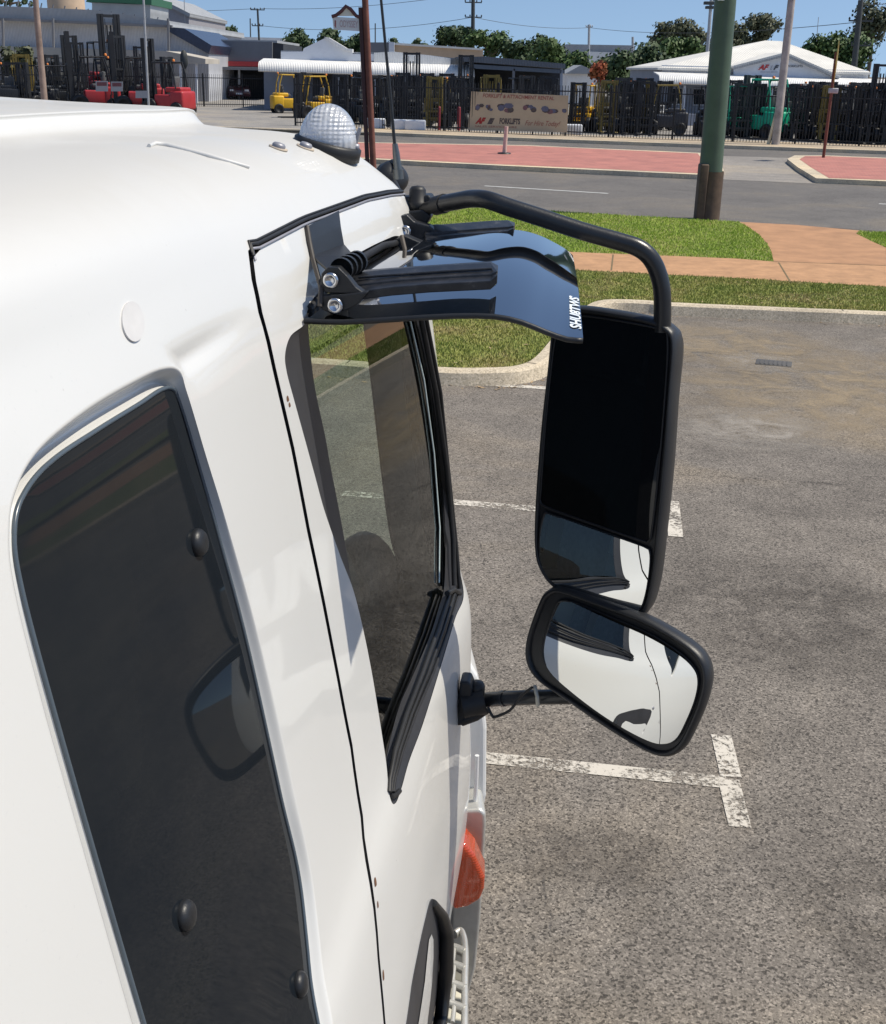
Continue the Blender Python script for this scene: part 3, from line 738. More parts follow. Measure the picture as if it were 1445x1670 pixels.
def mirror_unit(name, face, glasses, a0, ctr, nl, back, mats, Rcs, gin=.004):
    n = (TA*nl[0]+TB*nl[1]+TZ*nl[2]).normalized(); p0 = A(*ctr, a0)
    F = [Vector(p) for p in crom([PL(x, y, p0, n) for x, y in face], 5, True)]
    c = sum(F, Vector())/len(F); mb = MB(); kk = len(F)
    rows_ = []
    for sc_, dz in ((.955, -.006), (.965, .003), (.985, .006), (1.0, .004), (1.015, -.004), (1.02, -.02), (1.005, -.045), (.95, -.07), (.82, -.085), (.5, -.095), (.01, -.098)):
        dz_ = dz if dz > -.02 else dz*back
        rr = []
        for p in F:
            d = p-c; l = d.length; add = (sc_-1)*.24
            rr.append(c + d*((l+add)/l if sc_ > .9 else sc_*.98) + n*dz_)
        rows_ += rr
    R_ = 11
    mb.add(rows_, [[r*kk+i, r*kk+(i+1) % kk, (r+1)*kk+(i+1) % kk, (r+1)*kk+i] for r in range(R_-1) for i in range(kk)], 0, True)
    mb.add([p-n*.004 for p in F], [list(range(kk))])
    root = tobj(mb, name, mats[0])
    for gi, (gname, gpx, gm, Rc) in enumerate(glasses):
        G_ = [Vector(p) for p in crom([PL(x, y, p0+n*.0015, n) for x, y in gpx], 5, True)]
        gc = sum(G_, Vector())/len(G_); ex = TB - n*TB.dot(n); ex.normalize(); ey = n.cross(ex)
        P2 = [((p-gc).dot(ex), (p-gc).dot(ey)) for p in G_]
        pts = list(P2); E = [(i, (i+1) % len(P2)) for i in range(len(P2))]
        xs = [p[0] for p in P2]; ys = [p[1] for p in P2]; s_ = .006 if Rc else .02
        BB = np.array(P2)
        for x in np.arange(min(xs)+s_/2, max(xs), s_):
            for y in np.arange(min(ys)+s_/2, max(ys), s_):
                if inpoly(x, y, P2) and np.min((BB[:, 0]-x)**2+(BB[:, 1]-y)**2) > (s_*.5)**2: pts.append((x, y))
        rr = delaunay_2d_cdt([Vector(p) for p in pts], E, [], 0, 1e-6)
        V2, F2 = rr[0], rr[2]
        fs = [list(f) for f in F2 if inpoly(sum(V2[i].x for i in f)/3, sum(V2[i].y for i in f)/3, P2)]
        def hgt(v):
            if not Rc: return 0
            return -(v.x**2+v.y**2)/(2*Rc)
        h0 = -min(hgt(Vector(p)) for p in P2)
        vs = [gc + ex*v.x + ey*v.y + n*(hgt(v)+h0*.92) for v in V2]
        g = MB(); g.add(vs, fs, 0, True)
        go = tobj(g, gname, gm, root)
        # exact normals of the curved glass
        if Rc:
            nr = [(n + ex*(v.x/Rc) + ey*(v.y/Rc)).normalized() for v in V2]
            me = go.data; flip = me.polygons[0].normal.dot(n) < 0
            if flip: me.flip_normals()
            me.normals_split_custom_set_from_vertices([tuple(q) for q in nr])
        rim = MB(); rim.tube([p+n*.001 for p in G_], .0022, 6, closed=True); tobj(rim, 'glass_rim', M_rubber, go)
    return root
MN1, MR1, MN2, MR2 = (-.93, -.421, .087), 1.15, (-.93, -.469, .140), .66
mface = [(902, 535), (912, 512), (940, 503), (1000, 510), (1060, 522), (1088, 536), (1099, 560), (1094, 640), (1086, 760), (1074, 880), (1064, 955), (1052, 995), (1032, 1010), (1000, 1004), (950, 983), (905, 958), (883, 930), (874, 895), (875, 820), (884, 700), (895, 600)]
mglass = [(910, 535), (918, 521), (950, 515), (1020, 525), (1078, 538), (1089, 556), (1085, 640), (1075, 760), (1064, 860), (1058, 882), (1042, 880), (960, 852), (892, 827), (881, 816), (882, 800), (890, 690), (902, 575)]
sglass = [(889, 836), (900, 839), (980, 866), (1048, 891), (1060, 900), (1059, 930), (1052, 972), (1044, 994), (1030, 1003), (1008, 999), (950, 976), (906, 951), (887, 928), (880, 900), (882, 860)]
mirror_unit('main_mirror', mface, [('mirror_glass', mglass, M_mdark, 0), ('spot_glass', sglass, M_mirror, MR1)], MA, (990, 760), MN1, 1.0, [M_black], None)
wface = [(880, 985), (893, 966), (915, 962), (980, 984), (1050, 1010), (1110, 1044), (1142, 1072), (1153, 1105), (1146, 1145), (1130, 1185), (1112, 1218), (1088, 1232), (1055, 1224), (990, 1186), (920, 1138), (878, 1108), (860, 1078), (861, 1040)]
wglass = [(905, 992), (915, 980), (940, 984), (1000, 1008), (1060, 1034), (1108, 1064), (1132, 1088), (1139, 1110), (1134, 1140), (1120, 1175), (1104, 1203), (1085, 1212), (1058, 1205), (1000, 1170), (935, 1124), (900, 1096), (886, 1070), (888, 1040)]
mirror_unit('wide_angle_mirror', wface, [('mirror_glass', wglass, M_mirror, MR2)], 2.12, (1008, 1100), MN2, .75, [M_black], None)
# lower arm
LA = 2.20
mb = MB(); mb.tube([A(785, 1142, LA+.08), A(820, 1139, LA+.06), A(870, 1137, LA+.02), A(930, 1136, LA)], [.0165, .0165, .0165, .0165], 16); mb.tube([A(818, 1139, LA+.06), A(824, 1139, LA+.055)], .018, 16)
la = tobj(mb, 'lower_mirror_arm', M_tube)
pxprism([(750, 1112), (766, 1113), (770, 1124), (768, 1170), (758, 1184), (744, 1185)], 2.24, .05, 'arm_base', M_black, la, .006)
mb = MB(); mb.tube([A(754, 1150, 2.25), A(790, 1143, 2.26)], .03, 14); mb.lathe(A(778, 1122, 2.27), TZ, [(.0, -.05), (.017, -.05), (.018, .005), (.014, .014), (.0, .016)], 18); mb.tube([A(752, 1176, 2.25), A(775, 1166, 2.25), A(794, 1155, 2.26)], [.012, .014, .012], 12)
tobj(mb, 'pivot', M_rubber, la)
mb = MB(); mb.tube([Vector(p) for p in crom([A(796, 1153, 2.22), A(802, 1166, 2.21), A(808, 1169, 2.21), A(832, 1158, 2.2), A(850, 1135, 2.19), A(868, 1121, 2.18)], 5)], .0032, 8); tobj(mb, 'cable', M_rubber, la)
mb = MB(); mb.tube([A(872, 1119, 2.19), A(876, 1136, 2.165), A(877, 1150, 2.19)], .0045, 6); tobj(mb, 'cable_tie', plain('cable_tie', (.45, .44, .38), .5, var=.1), la)
# ---- radio aerial and forward convex mirror
mb = MB(); mb.tube([A(644, 240, 2.52), A(636, 150, 2.52), A(622, 5, 2.52), A(606, -150, 2.52)], [.0036, .0032, .0028, .0024], 8)
an = tobj(mb, 'aerial', M_black)
mb = MB(); mb.tube([A(644, 234, 2.52), A(646, 250, 2.52), A(649, 278, 2.52)], [.0055, .0075, .0085], 12); mb.tube([A(649, 276, 2.52), A(650, 292, 2.52)], .011, 12); tobj(mb, 'aerial_spring', plain('dull_spring', (.16, .17, .17), .35, metal=.8), an)
mb = MB(); nm = (TA*-.5+TB*.45+TZ*.35).normalized(); ellip(mb, A(640, 290, 2.6), nm.orthogonal().normalized(), nm.cross(nm.orthogonal().normalized()), nm, .036, .036, .026, half=False, nv=16); mb.tube([A(612, 285, 2.66), A(622, 272, 2.64), A(640, 264, 2.6), A(650, 270, 2.58)], .006, 8); mb.tube([A(642, 300, 2.56), A(650, 318, 2.5)], .01, 8)
tobj(mb, 'front_mirror', M_black)
# ================================================================== THE SETTING
def asphalt(name, c0, c1, scale=75, cont=1.0, patchy=.2, rough=.9):
    mt, nt, bs = nodes(name); co = objco(nt)
    # warp the lookup so the stones are not tidy cells
    nw = noise(nt, scale*.9, 3, .6, co); wr = N(nt, 'ShaderNodeMix'); wr.data_type = 'VECTOR'; wr.inputs[0].default_value = .012
    nt.links.new(co, wr.inputs[4]); nt.links.new(nw.outputs['Color'], wr.inputs[5])
    def cells(sc, stops):
        v = N(nt, 'ShaderNodeTexVoronoi'); v.inputs['Scale'].default_value = sc; v.inputs['Randomness'].default_value = 1; nt.links.new(wr.outputs[1], v.inputs['Vector'])
        sp_ = nt.nodes.new('ShaderNodeSeparateColor'); nt.links.new(v.outputs['Color'], sp_.inputs[0]); return v, ramp(nt, sp_.outputs[0], stops)
    av = tuple((a+b)/2 for a, b in zip(c0, c1))
    lo = tuple(a*(1-.72*cont) for a in av); hi = tuple(min(1, a*(1+.75*cont)) for a in av)
    v, r = cells(scale*1.5, [(0, lo), (.13, lo), (.2, c0), (.8, c1), (.95, hi)])
    v2, r2 = cells(scale*3.3, [(0, (1-.55*cont,)*3), (.25, (1,)*3), (.8, (1,)*3), (1, (1+.3*cont,)*3)])
    n0 = noise(nt, .35, 7, .62, co, .6); n1 = noise(nt, 2.3, 6, .65, co); n3 = noise(nt, scale*1.6, 4, .75, co)
    m1 = ramp(nt, n0.outputs[0], [(.34, (.82, .82, .83)), (.5, (1,)*3), (.64, (1.20, 1.14, 1.03))])
    m2 = ramp(nt, n1.outputs[0], [(.3, (1-patchy,)*3), (.7, (1+patchy,)*3)])
    m3 = ramp(nt, n3.outputs[0], [(.3, (1-.3*cont,)*3), (.7, (1+.25*cont,)*3)])
    c = r.outputs[0]
    for q_ in (r2, m1, m2, m3): c = mixc(nt, 1, c, q_.outputs[0], 'MULTIPLY')
    nt.links.new(c, bs.inputs['Base Color']); bs.inputs['Roughness'].default_value = rough; bs.inputs['Specular IOR Level'].default_value = .35
    bump(nt, bs, n3.outputs[0], .5*cont, .006)
    return mt
M_lot = asphalt('car_park_asphalt', (.145, .127, .109), (.222, .196, .166), 88, .85)
M_lot2 = asphalt('old_asphalt', (.15, .125, .105), (.23, .20, .17))
M_road = asphalt('road_asphalt', (.125, .115, .105), (.165, .153, .142), 60, .5, .10)
M_conc = asphalt('sandy_concrete', (.36, .29, .21), (.47, .39, .29), 40, .3, .1)
M_gap = asphalt('worn_crossing', (.24, .22, .195), (.30, .275, .25), 40, .4, .1)
M_yard = asphalt('yard_concrete', (.24, .225, .21), (.30, .285, .265), 30, .3, .12)
def paving(name, a, b, jx, jy, mortar, sc=1.0, bw=.5):
    mt, nt, bs = nodes(name); co = objco(nt)
    mp = N(nt, 'ShaderNodeMapping'); mp.inputs['Rotation'].default_value = (0, 0, .26); nt.links.new(co, mp.inputs[0])
    br = N(nt, 'ShaderNodeTexBrick'); nt.links.new(mp.outputs[0], br.inputs['Vector'])
    br.inputs['Color1'].default_value = (*a, 1); br.inputs['Color2'].default_value = (*b, 1); br.inputs['Mortar'].default_value = (*mortar, 1)
    br.inputs['Scale'].default_value = sc; br.inputs['Brick Width'].default_value = jx; br.inputs['Row Height'].default_value = jy; br.inputs['Mortar Size'].default_value = .012
    m = ramp(nt, noise(nt, 1.3, 7, .65, co, .5).outputs[0], [(.3, (.78,)*3), (.7, (1.2, 1.17, 1.12))])
    m2 = ramp(nt, noise(nt, 60, 3, .6, co).outputs[0], [(.3, (.85,)*3), (.7, (1.13,)*3)])
    c = mixc(nt, 1, br.outputs[0], m.outputs[0], 'MULTIPLY'); c = mixc(nt, 1, c, m2.outputs[0], 'MULTIPLY')
    nt.links.new(c, bs.inputs['Base Color']); bs.inputs['Roughness'].default_value = .85
    return mt
M_red = paving('red_paving', (.43, .16, .135), (.38, .145, .12), .2, .1, (.42, .2, .16))
M_foot = plain('orange_footpath', (.44, .245, .125), .9, var=.2, nscale=5, bmp=.4, bscale=60)
M_kerb = asphalt('kerb_concrete', (.50, .42, .30), (.62, .53, .40), 50, .35, .14)
def grass_mat(name, cols, sc=.8):
    mt, nt, bs = nodes(name); co = objco(nt)
    r1 = ramp(nt, noise(nt, sc, 6, .65, co, .5).outputs[0], [(.32, cols[0]), (.5, cols[1]), (.68, cols[2])])
    r2 = ramp(nt, noise(nt, 22, 4, .7, co).outputs[0], [(.3, (.7,)*3), (.7, (1.3,)*3)])
    nt.links.new(mixc(nt, 1, r1.outputs[0], r2.outputs[0], 'MULTIPLY'), bs.inputs['Base Color'])
    bs.inputs['Roughness'].default_value = .7; bs.inputs['Specular IOR Level'].default_value = .25
    return mt
M_turf = grass_mat('turf', [(.13, .17, .03), (.19, .21, .05), (.27, .21, .09)])
M_blade = grass_mat('grass_blades', [(.22, .27, .06), (.34, .35, .10), (.46, .37, .18)], 1.3)
M_blade2 = grass_mat('lush_blades', [(.27, .40, .05), (.36, .48, .07), (.44, .50, .12)], 1.2)

def struct(mb, name, mat, kind='structure'):
    o = mb.obj(name, mat); o['kind'] = kind; return o
def sheet(name, pts, z, mat, sub=0):
    mb = MB(); mb.add([Vector((p[0], p[1], z)) for p in pts], [list(range(len(pts)))]); return struct(mb, name, mat)
gm = MB(); gm.quad((-1500, -300, 0), (1500, -300, 0), (1500, 3000, 0), (-1500, 3000, 0)); struct(gm, 'ground', M_lot)
RD = Vector((1, -.27, 0)).normalized(); RN = Vector((.27, 1, 0)).normalized()
def P(px, py, z=0): g = G(px, py, z); return (g.x, g.y)
def ext(p, s): return (p[0]+RD.x*s, p[1]+RD.y*s)
def slab(name, pts, z0, z1, mat):
    mb = MB(); mb.prism([(p[0], p[1], z0) for p in pts], (0, 0, z1-z0)); return struct(mb, name, mat)
# road across the whole view
re0 = P(730, 345); mn0 = P(585, 266); fk0 = P(590, 222)
re_pts = [ext(P(730, 346), -60), P(730, 346), P(900, 353), P(1210, 363), P(1300, 368), P(1445, 378), ext(P(1445, 378), 40)]
fk_pts = [ext(P(590, 220), -60), P(590, 220), P(760, 227), P(1000, 236), P(1445, 252), ext(P(1445, 252), 60)]
mb = MB(); mb.add([Vector((*p, .004)) for p in re_pts+fk_pts[::-1]], [list(range(len(re_pts)+len(fk_pts)))]); struct(mb, 'road', M_road)
# lane dashes
M_line = plain('road_marking', (.55, .55, .53), .8, var=.2, nscale=6)
a = P(790, 303, .008); b = P(1003, 316, .008)
def line(name, p, q, wd, z, mat):
    p = Vector((p[0], p[1], z)); q = Vector((q[0], q[1], z)); d = (q-p).normalized(); n = Vector((-d.y, d.x, 0))*wd/2
    mb = MB(); mb.quad(p-n, q-n, q+n, p+n); return struct(mb, name, mat)
for k in (-2, -1, 0, 1, 2):
    line('lane_marking', ext(a, k*9), ext((a[0]+(b[0]-a[0])*.95, a[1]+(b[1]-a[1])*.95), k*9), .12, .008, M_line)
# medians with kerbs
def median(pts, name):
    slab('median_kerb', pts, 0, .13, M_kerb)
    c = (sum(p[0] for p in pts)/len(pts), sum(p[1] for p in pts)/len(pts)); q = []
    n = len(pts)
    for i, p in enumerate(pts):
        d = Vector(pts[(i+1) % n])-Vector(pts[i-1]); d.normalize(); nn_ = Vector((-d.y, d.x))
        if nn_.dot(Vector(c)-Vector(p)) < 0: nn_ = -nn_
        q.append((p[0]+nn_.x*.38, p[1]+nn_.y*.38))
    sheet(name, q, .134, M_red)
median([ext(P(585, 266), -45), P(585, 266), P(820, 278), P(1140, 293), P(1168, 292), P(1180, 286), P(1174, 274), P(1160, 262), P(1145, 256), P(860, 243), P(585, 238), ext(P(585, 238), -45)], 'median_paving')
median([P(1283, 266), P(1300, 280), P(1330, 299), P(1445, 304), ext(P(1445, 304), 40), ext(P(1445, 264), 40), P(1445, 264), P(1345, 260), P(1295, 260)], 'median_paving')
sheet('crossing', [P(1176, 293), P(1330, 300), P(1290, 258), P(1146, 254)], .0085, M_gap)
# far footpath, kerb and yard
fkb = [(p[0]+RN.x*.3, p[1]+RN.y*.3) for p in fk_pts]
fpb = [(p[0]+RN.x*4.2, p[1]+RN.y*4.2) for p in fk_pts]
mb = MB(); 
for i in range(len(fk_pts)-1):
    q = [fk_pts[i], fk_pts[i+1], fkb[i+1], fkb[i]]; mb.prism([(x, y, 0) for x, y in q], (0, 0, .13))
struct(mb, 'far_kerb', M_kerb)
mb = MB()
for i in range(len(fk_pts)-1):
    q = [fkb[i], fkb[i+1], fpb[i+1], fpb[i]]; mb.prism([(x, y, 0) for x, y in q], (0, 0, .10))
struct(mb, 'far_footpath', M_conc)
mb = MB(); q = [fpb[0], fpb[-1], (fpb[-1][0]+60, 260), (-260, 260)]
mb.add([(x, y, .05) for x, y in q], [[0, 1, 2, 3]]); struct(mb, 'yard', M_yard)
# driveway apron to the yard gate
sheet('driveway', [P(405, 214), P(600, 221), P(560, 207), P(480, 190), P(500, 178), P(300, 170), P(200, 170), P(200, 205)], .108, M_yard)
# ---- near verge
kf_px = [(-900, 640), (-200, 606), (300, 604), (500, 612), (640, 623), (735, 629), (800, 629), (850, 626), (885, 617), (905, 602), (922, 580), (940, 556), (960, 534), (978, 519), (1000, 510), (1050, 511), (1100, 515), (1300, 524), (1445, 530), (1800, 548), (2600, 600)]
kf = [Vector(G(*p)) for p in kf_px]
kf = [Vector(p) for p in crom(kf, 5)]
def offs(pl, d):
    out = []
    for i, p in enumerate(pl):
        t = pl[min(i+1, len(pl)-1)]-pl[max(i-1, 0)]; n = Vector((-t.y, t.x, 0)).normalized(); out.append(p+n*d)
    return out
kb = offs(kf, .17); kt = offs(kf, .075); K2 = len(kf)
mb = MB(); rowsv = kf + [p+TZ*.105 for p in offs(kf, .035)] + [p+TZ*.125 for p in kt] + [p+TZ*.125 for p in kb] + kb
mb.add(rowsv, [[r*K2+i, r*K2+i+1, (r+1)*K2+i+1, (r+1)*K2+i] for r in range(4) for i in range(K2-1)], 0, False)
struct(mb, 'kerb', M_kerb)
# kerb joints as thin dark brown strips
mb = MB(); acc = 0
for i in range(1, K2):
    acc += (kf[i]-kf[i-1]).length
    if acc > 1.9 and kf[i].x > -3: 
        acc = 0; t = (kf[i]-kf[i-1]).normalized()*.006; mb.add([kt[i]-t+TZ*.127, kt[i]+t+TZ*.127, kb[i]+t+TZ*.127, kb[i]-t+TZ*.127, kf[i]-t-TB*0+Vector((-t.y, t.x, 0))*-.4, kf[i]+t+Vector((-t.y, t.x, 0))*-.4], [[0, 1, 2, 3], [4, 5, 1, 0]])
struct(mb, 'kerb_joints', plain('dark_joint', (.12, .10, .08), .9))
pf_px = [(-900, 470), (300, 428), (925, 440), (1200, 454), (1445, 468), (2600, 530)]; pb_px = [(-900, 400), (300, 392), (925, 411), (1200, 422), (1262, 427), (1445, 434), (2600, 486)]
pf = [P(x, y, .1) for x, y in pf_px]; pb = [P(x, y, .1) for x, y in pb_px]
mb = MB(); vs = [(p.x, p.y, .10) for p in kb]+[(x, y, .10) for x, y in pf[::-1]]
mb.add(vs, [list(range(len(vs)))]); struct(mb, 'grass_verge', M_turf)
mb = MB(); vs = [(x, y, .104) for x, y in pf]+[(x, y, .104) for x, y in pb[::-1]]
mb.add(vs, [list(range(len(vs)))]); struct(mb, 'footpath', M_foot)
redge = [(p[0], p[1]) for p in re_pts]
bl = [P(x, y, .1) for x, y in [(1262, 427), (1258, 410), (1250, 396), (1236, 382), (1222, 372), (1205, 362)]]
vs = [(x, y) for x, y in [pb[0], pb[1], pb[2], pb[3]]] + bl + [redge[2], redge[1], redge[0]]
gB = vs; mb = MB(); mb.add([(x, y, .10) for x, y in vs], [list(range(len(vs)))]); struct(mb, 'grass_verge', M_turf)
br_ = [P(x, y, .1) for x, y in [(1445, 404), (1420, 393), (1396, 381), (1402, 377), (1445, 379)]]
gC = [br_[0], br_[1], br_[2], br_[3], br_[4], ext(br_[4], 20), ext(br_[0], 20)]
mb = MB(); mb.add([(x, y, .10) for x, y in gC], [list(range(len(gC)))]); struct(mb, 'grass_verge', M_turf)
vs = [pb[4]]+bl[1:]+[P(1300, 367, .1), P(1400, 376, .1)]+[br_[3], br_[2], br_[1], br_[0], pb[5]]
mb = MB(); mb.add([(x, y, .103) for x, y in vs], [list(range(len(vs)))]); struct(mb, 'driveway_crossing', plain('brown_crossing', (.40, .215, .11), .9, var=.2, nscale=2.5, bmp=.4, bscale=60))
# expansion joints of the path
mb = MB()
for (p, q) in (((997, 441), (1000, 415)), ((1290, 461), (1270, 428)), ((760, 431), (775, 405)), ((1258, 426), (1445, 433))):
    p = Vector(G(*p, .106)); q = Vector(G(*q, .106)); d = (q-p).normalized(); n = Vector((-d.y, d.x, 0))*.011; mb.quad(p-n, q-n, q+n, p+n)
struct(mb, 'path_joints', plain('joint_dirt', (.16, .12, .06), .95))
# grass blades
def tri_sample(poly, n):
    xs = [p[0] for p in poly]; ys = [p[1] for p in poly]; out = []
    x0, x1, y0, y1 = max(min(xs), -3.2), min(max(xs), 8.5), min(ys), max(ys)
    while len(out) < n:
        x = random.uniform(x0, x1); y = random.uniform(y0, y1)
        if inpoly(x, y, poly): out.append((x, y))
    return np.array(out)
def blades(name, poly, n, h, mat, label):
    q = tri_sample(poly, n); n = len(q)
    an = rng.uniform(0, 2*np.pi, n); w_ = rng.uniform(.004, .009, n); hh = rng.uniform(.5, 1.2, n)*h; ln = rng.normal(0, .35, (n, 2))*h
    v = np.zeros((n, 3, 3)); v[:, 0, :2] = q - np.c_[np.cos(an)*w_, np.sin(an)*w_]; v[:, 1, :2] = q + np.c_[np.cos(an)*w_, np.sin(an)*w_]; v[:, 2, :2] = q+ln
    v[:, :2, 2] = .098; v[:, 2, 2] = .1+hh
    me = bpy.data.meshes.new(name); me.vertices.add(n*3); me.vertices.foreach_set('co', v.ravel())
    me.loops.add(n*3); me.loops.foreach_set('vertex_index', np.arange(n*3)); me.polygons.add(n)
    me.polygons.foreach_set('loop_start', np.arange(n)*3); me.polygons.foreach_set('loop_total', np.full(n, 3)); me.materials.append(mat); me.update()
    o = bpy.data.objects.new(name, me); C.objects.link(o); tag(o, label, 'grass', kind='stuff'); return o
gA = [(p.x, p.y) for p in kb if p.x > -4]+[p for p in pf[::-1]]
blades('grass', gA, 120000, .03, M_blade, 'patchy yellow green grass between the near kerb and the orange footpath')
blades('grass', gB, 70000, .034, M_blade2, 'bright green grass strip between the footpath and the road')
blades('grass', gC, 7000, .034, M_blade2, 'small corner of bright green grass right of the path crossing')
# leaf litter
M_leaf = plain('dry_leaf', (.34, .24, .14), .8, var=.4, nscale=3)
mb = MB()
for i in range(420):
    if i < 170:
        j = random.randrange(K2); p = kf[j]+Vector((random.gauss(0, .25), -abs(random.gauss(0, .07))-.01, .006))
        if p.x < -3 or p.x > 8: continue
    else:
        x, y = tri_sample(gA, 1)[0]; p = Vector((x, y, .135))
    s_ = random.uniform(.012, .035); a_ = random.uniform(0, 6.28); d = Vector((math.cos(a_), math.sin(a_), random.uniform(-.2, .3)))*s_; e_ = Vector((-math.sin(a_), math.cos(a_), random.uniform(-.2, .2)))*s_*.4
    mb.add([p-d, p+e_, p+d, p-e_], [[0, 1, 2, 3]])
o = struct(mb, 'leaf_litter', M_leaf, 'stuff'); tag(o, 'dry fallen leaves along the kerb and over the grass', 'leaves')
# ---- car park details
def worn(name, lo, hi, col=(.58, .53, .45)):
    mt, nt, bs = nodes(name); co = objco(nt); out = nt.nodes['Material Output']
    bs.inputs['Base Color'].default_value = (*col, 1); bs.inputs['Roughness'].default_value = .8
    n1 = noise(nt, 38, 6, .8, co, .3); n2 = noise(nt, 3.5, 3, .6, co)
    ad = N(nt, 'ShaderNodeMath', operation='MULTIPLY_ADD'); nt.links.new(n2.outputs[0], ad.inputs[0]); ad.inputs[1].default_value = .55; nt.links.new(n1.outputs[0], ad.inputs[2])
    r = ramp(nt, ad.outputs[0], [(lo, (0,)*3), (hi, (1,)*3)])
    tr = N(nt, 'ShaderNodeBsdfTransparent'); mx = N(nt, 'ShaderNodeMixShader'); nt.links.new(r.outputs[0], mx.inputs[0]); nt.links.new(tr.outputs[0], mx.inputs[1]); nt.links.new(bs.outputs[0], mx.inputs[2]); nt.links.new(mx.outputs[0], out.inputs[0])
    return mt
M_worn = worn('worn_marking', .69, .82); M_worn2 = worn('fresher_marking', .69, .79, (.60, .55, .47))
line('bay_marking', P(560, 1213), P(1185, 1277), .085, .004, M_worn)
line('bay_marking', P(1176, 1200), P(1192, 1268), .085, .0045, M_worn2)
line('bay_marking', P(1188, 1272), P(1207, 1350), .085, .0045, M_worn)
line('bay_marking', P(560, 805), P(890, 832), .10, .004, M_worn2)
line('bay_marking', P(890, 832), P(1095, 848), .10, .004, M_worn)
line('bay_marking', P(1096, 818), P(1102, 876), .09, .0045, M_worn2)
line('bay_marking', P(560, 612), P(900, 634), .10, .004, M_worn2)
# the same bays carry on to the right and behind
for k in range(1, 3):
    a = Vector(P(1170, 1275)); line('bay_marking', (a.x-.9+.05*k, a.y-2.95*k), (a.x+.1*k, a.y-3.0*k), .085, .004, M_worn)
# crack and seam lines, dark stains
M_crack = worn('tar_crack', .74, 1.0, (.06, .052, .045))
def wig(name, pts, wd, z, mat, amp=.012):
    pp = [Vector(p) for p in crom([G(*p) for p in pts], 14)]; mb = MB(); L_ = []; R_ = []
    for i, p in enumerate(pp):
        t = (pp[min(i+1, len(pp)-1)]-pp[max(i-1, 0)]).normalized(); n = Vector((-t.y, t.x, 0)); j = random.gauss(0, amp); w_ = wd*random.uniform(.4, 1.2)/2
        L_.append(p+n*(j+w_)+TZ*z); R_.append(p+n*(j-w_)+TZ*z)
    k = len(pp); mb.add(L_+R_, [[i, i+1, k+i+1, k+i] for i in range(k-1)]); return struct(mb, name, mat)
wig('seam', [(1112, 775), (1180, 778), (1300, 786), (1380, 792), (1445, 797), (1700, 815)], .03, .004, M_crack)
wig('crack', [(770, 850), (800, 940), (850, 1020), (865, 1180), (880, 1380), (905, 1560)], .010, .004, M_crack, .008)
wig('crack', [(1125, 640), (1180, 650), (1300, 640), (1445, 655)], .02, .004, M_crack)
def soft_stain(name, col, amt, sc=3):
    mt, nt, bs = nodes(name); out = nt.nodes['Material Output']; bs.inputs['Base Color'].default_value = (*col, 1); bs.inputs['Roughness'].default_value = .9
    tcn = nt.nodes.new('ShaderNodeTexCoord'); n1 = noise(nt, sc, 7, .7, tcn.outputs['Object'], .6); n2 = noise(nt, 110, 3, .7, tcn.outputs['Object'])
    vm = N(nt, 'ShaderNodeVectorMath', operation='SUBTRACT'); vm.inputs[1].default_value = (.5, .5, .5); nt.links.new(tcn.outputs['Generated'], vm.inputs[0])
    sp_ = nt.nodes.new('ShaderNodeSeparateXYZ'); nt.links.new(vm.outputs[0], sp_.inputs[0]); cb_ = nt.nodes.new('ShaderNodeCombineXYZ'); nt.links.new(sp_.outputs[0], cb_.inputs[0]); nt.links.new(sp_.outputs[1], cb_.inputs[1])
    ln = N(nt, 'ShaderNodeVectorMath', operation='LENGTH'); nt.links.new(cb_.outputs[0], ln.inputs[0])
    fo = ramp(nt, ln.outputs['Value'], [(.12, (1,)*3), (.48, (0,)*3)]); fo.color_ramp.interpolation = 'EASE'
    r = ramp(nt, n1.outputs[0], [(.36, (0,)*3), (.62, (amt,)*3)]); r2 = ramp(nt, n2.outputs[0], [(.35, (.45,)*3), (.65, (1,)*3)])
    m1 = N(nt, 'ShaderNodeMath', operation='MULTIPLY'); nt.links.new(fo.outputs[0], m1.inputs[0]); nt.links.new(r.outputs[0], m1.inputs[1])
    m2 = N(nt, 'ShaderNodeMath', operation='MULTIPLY'); nt.links.new(m1.outputs[0], m2.inputs[0]); nt.links.new(r2.outputs[0], m2.inputs[1])
    tr = N(nt, 'ShaderNodeBsdfTransparent'); mx = N(nt, 'ShaderNodeMixShader'); nt.links.new(m2.outputs[0], mx.inputs[0]); nt.links.new(tr.outputs[0], mx.inputs[1]); nt.links.new(bs.outputs[0], mx.inputs[2]); nt.links.new(mx.outputs[0], out.inputs[0]); return mt
M_sand = soft_stain('sandy_stain', (.36, .28, .18), .85); M_damp = soft_stain('dark_stain', (.05, .042, .036), .42, 7); M_chalk = soft_stain('pale_stain', (.42, .38, .33), .8, 4)
for i, (px, py, wx, wy, mt) in enumerate(((1400, 640, 5.2, 3.6, M_sand), (1180, 560, 3.2, 2.2, M_sand), (1220, 700, 1.7, 1.3, M_chalk), (1240, 592, 1.1, .8, M_chalk), (960, 1395, 1.1, .34, M_damp), (1420, 1480, .9, .9, M_damp), (1020, 540, 1.1, .9, M_damp), (1300, 1000, 2.2, 1.6, M_damp))):
    g_ = G(px, py); z_ = .0046+.0004*i; mb = MB(); mb.quad(*[Vector((g_.x+a_*wx/2, g_.y+b_*wy/2-a_*.1*wx, z_)) for a_, b_ in ((-1, -1), (1, -1), (1, 1), (-1, 1))]); struct(mb, 'stain', mt)
mb = MB(); c = G(1262, 593); mb.box(c+TZ*.006, (.34, .22, .008), Matrix.Rotation(-.3, 3, 'Z'), bev=.003)
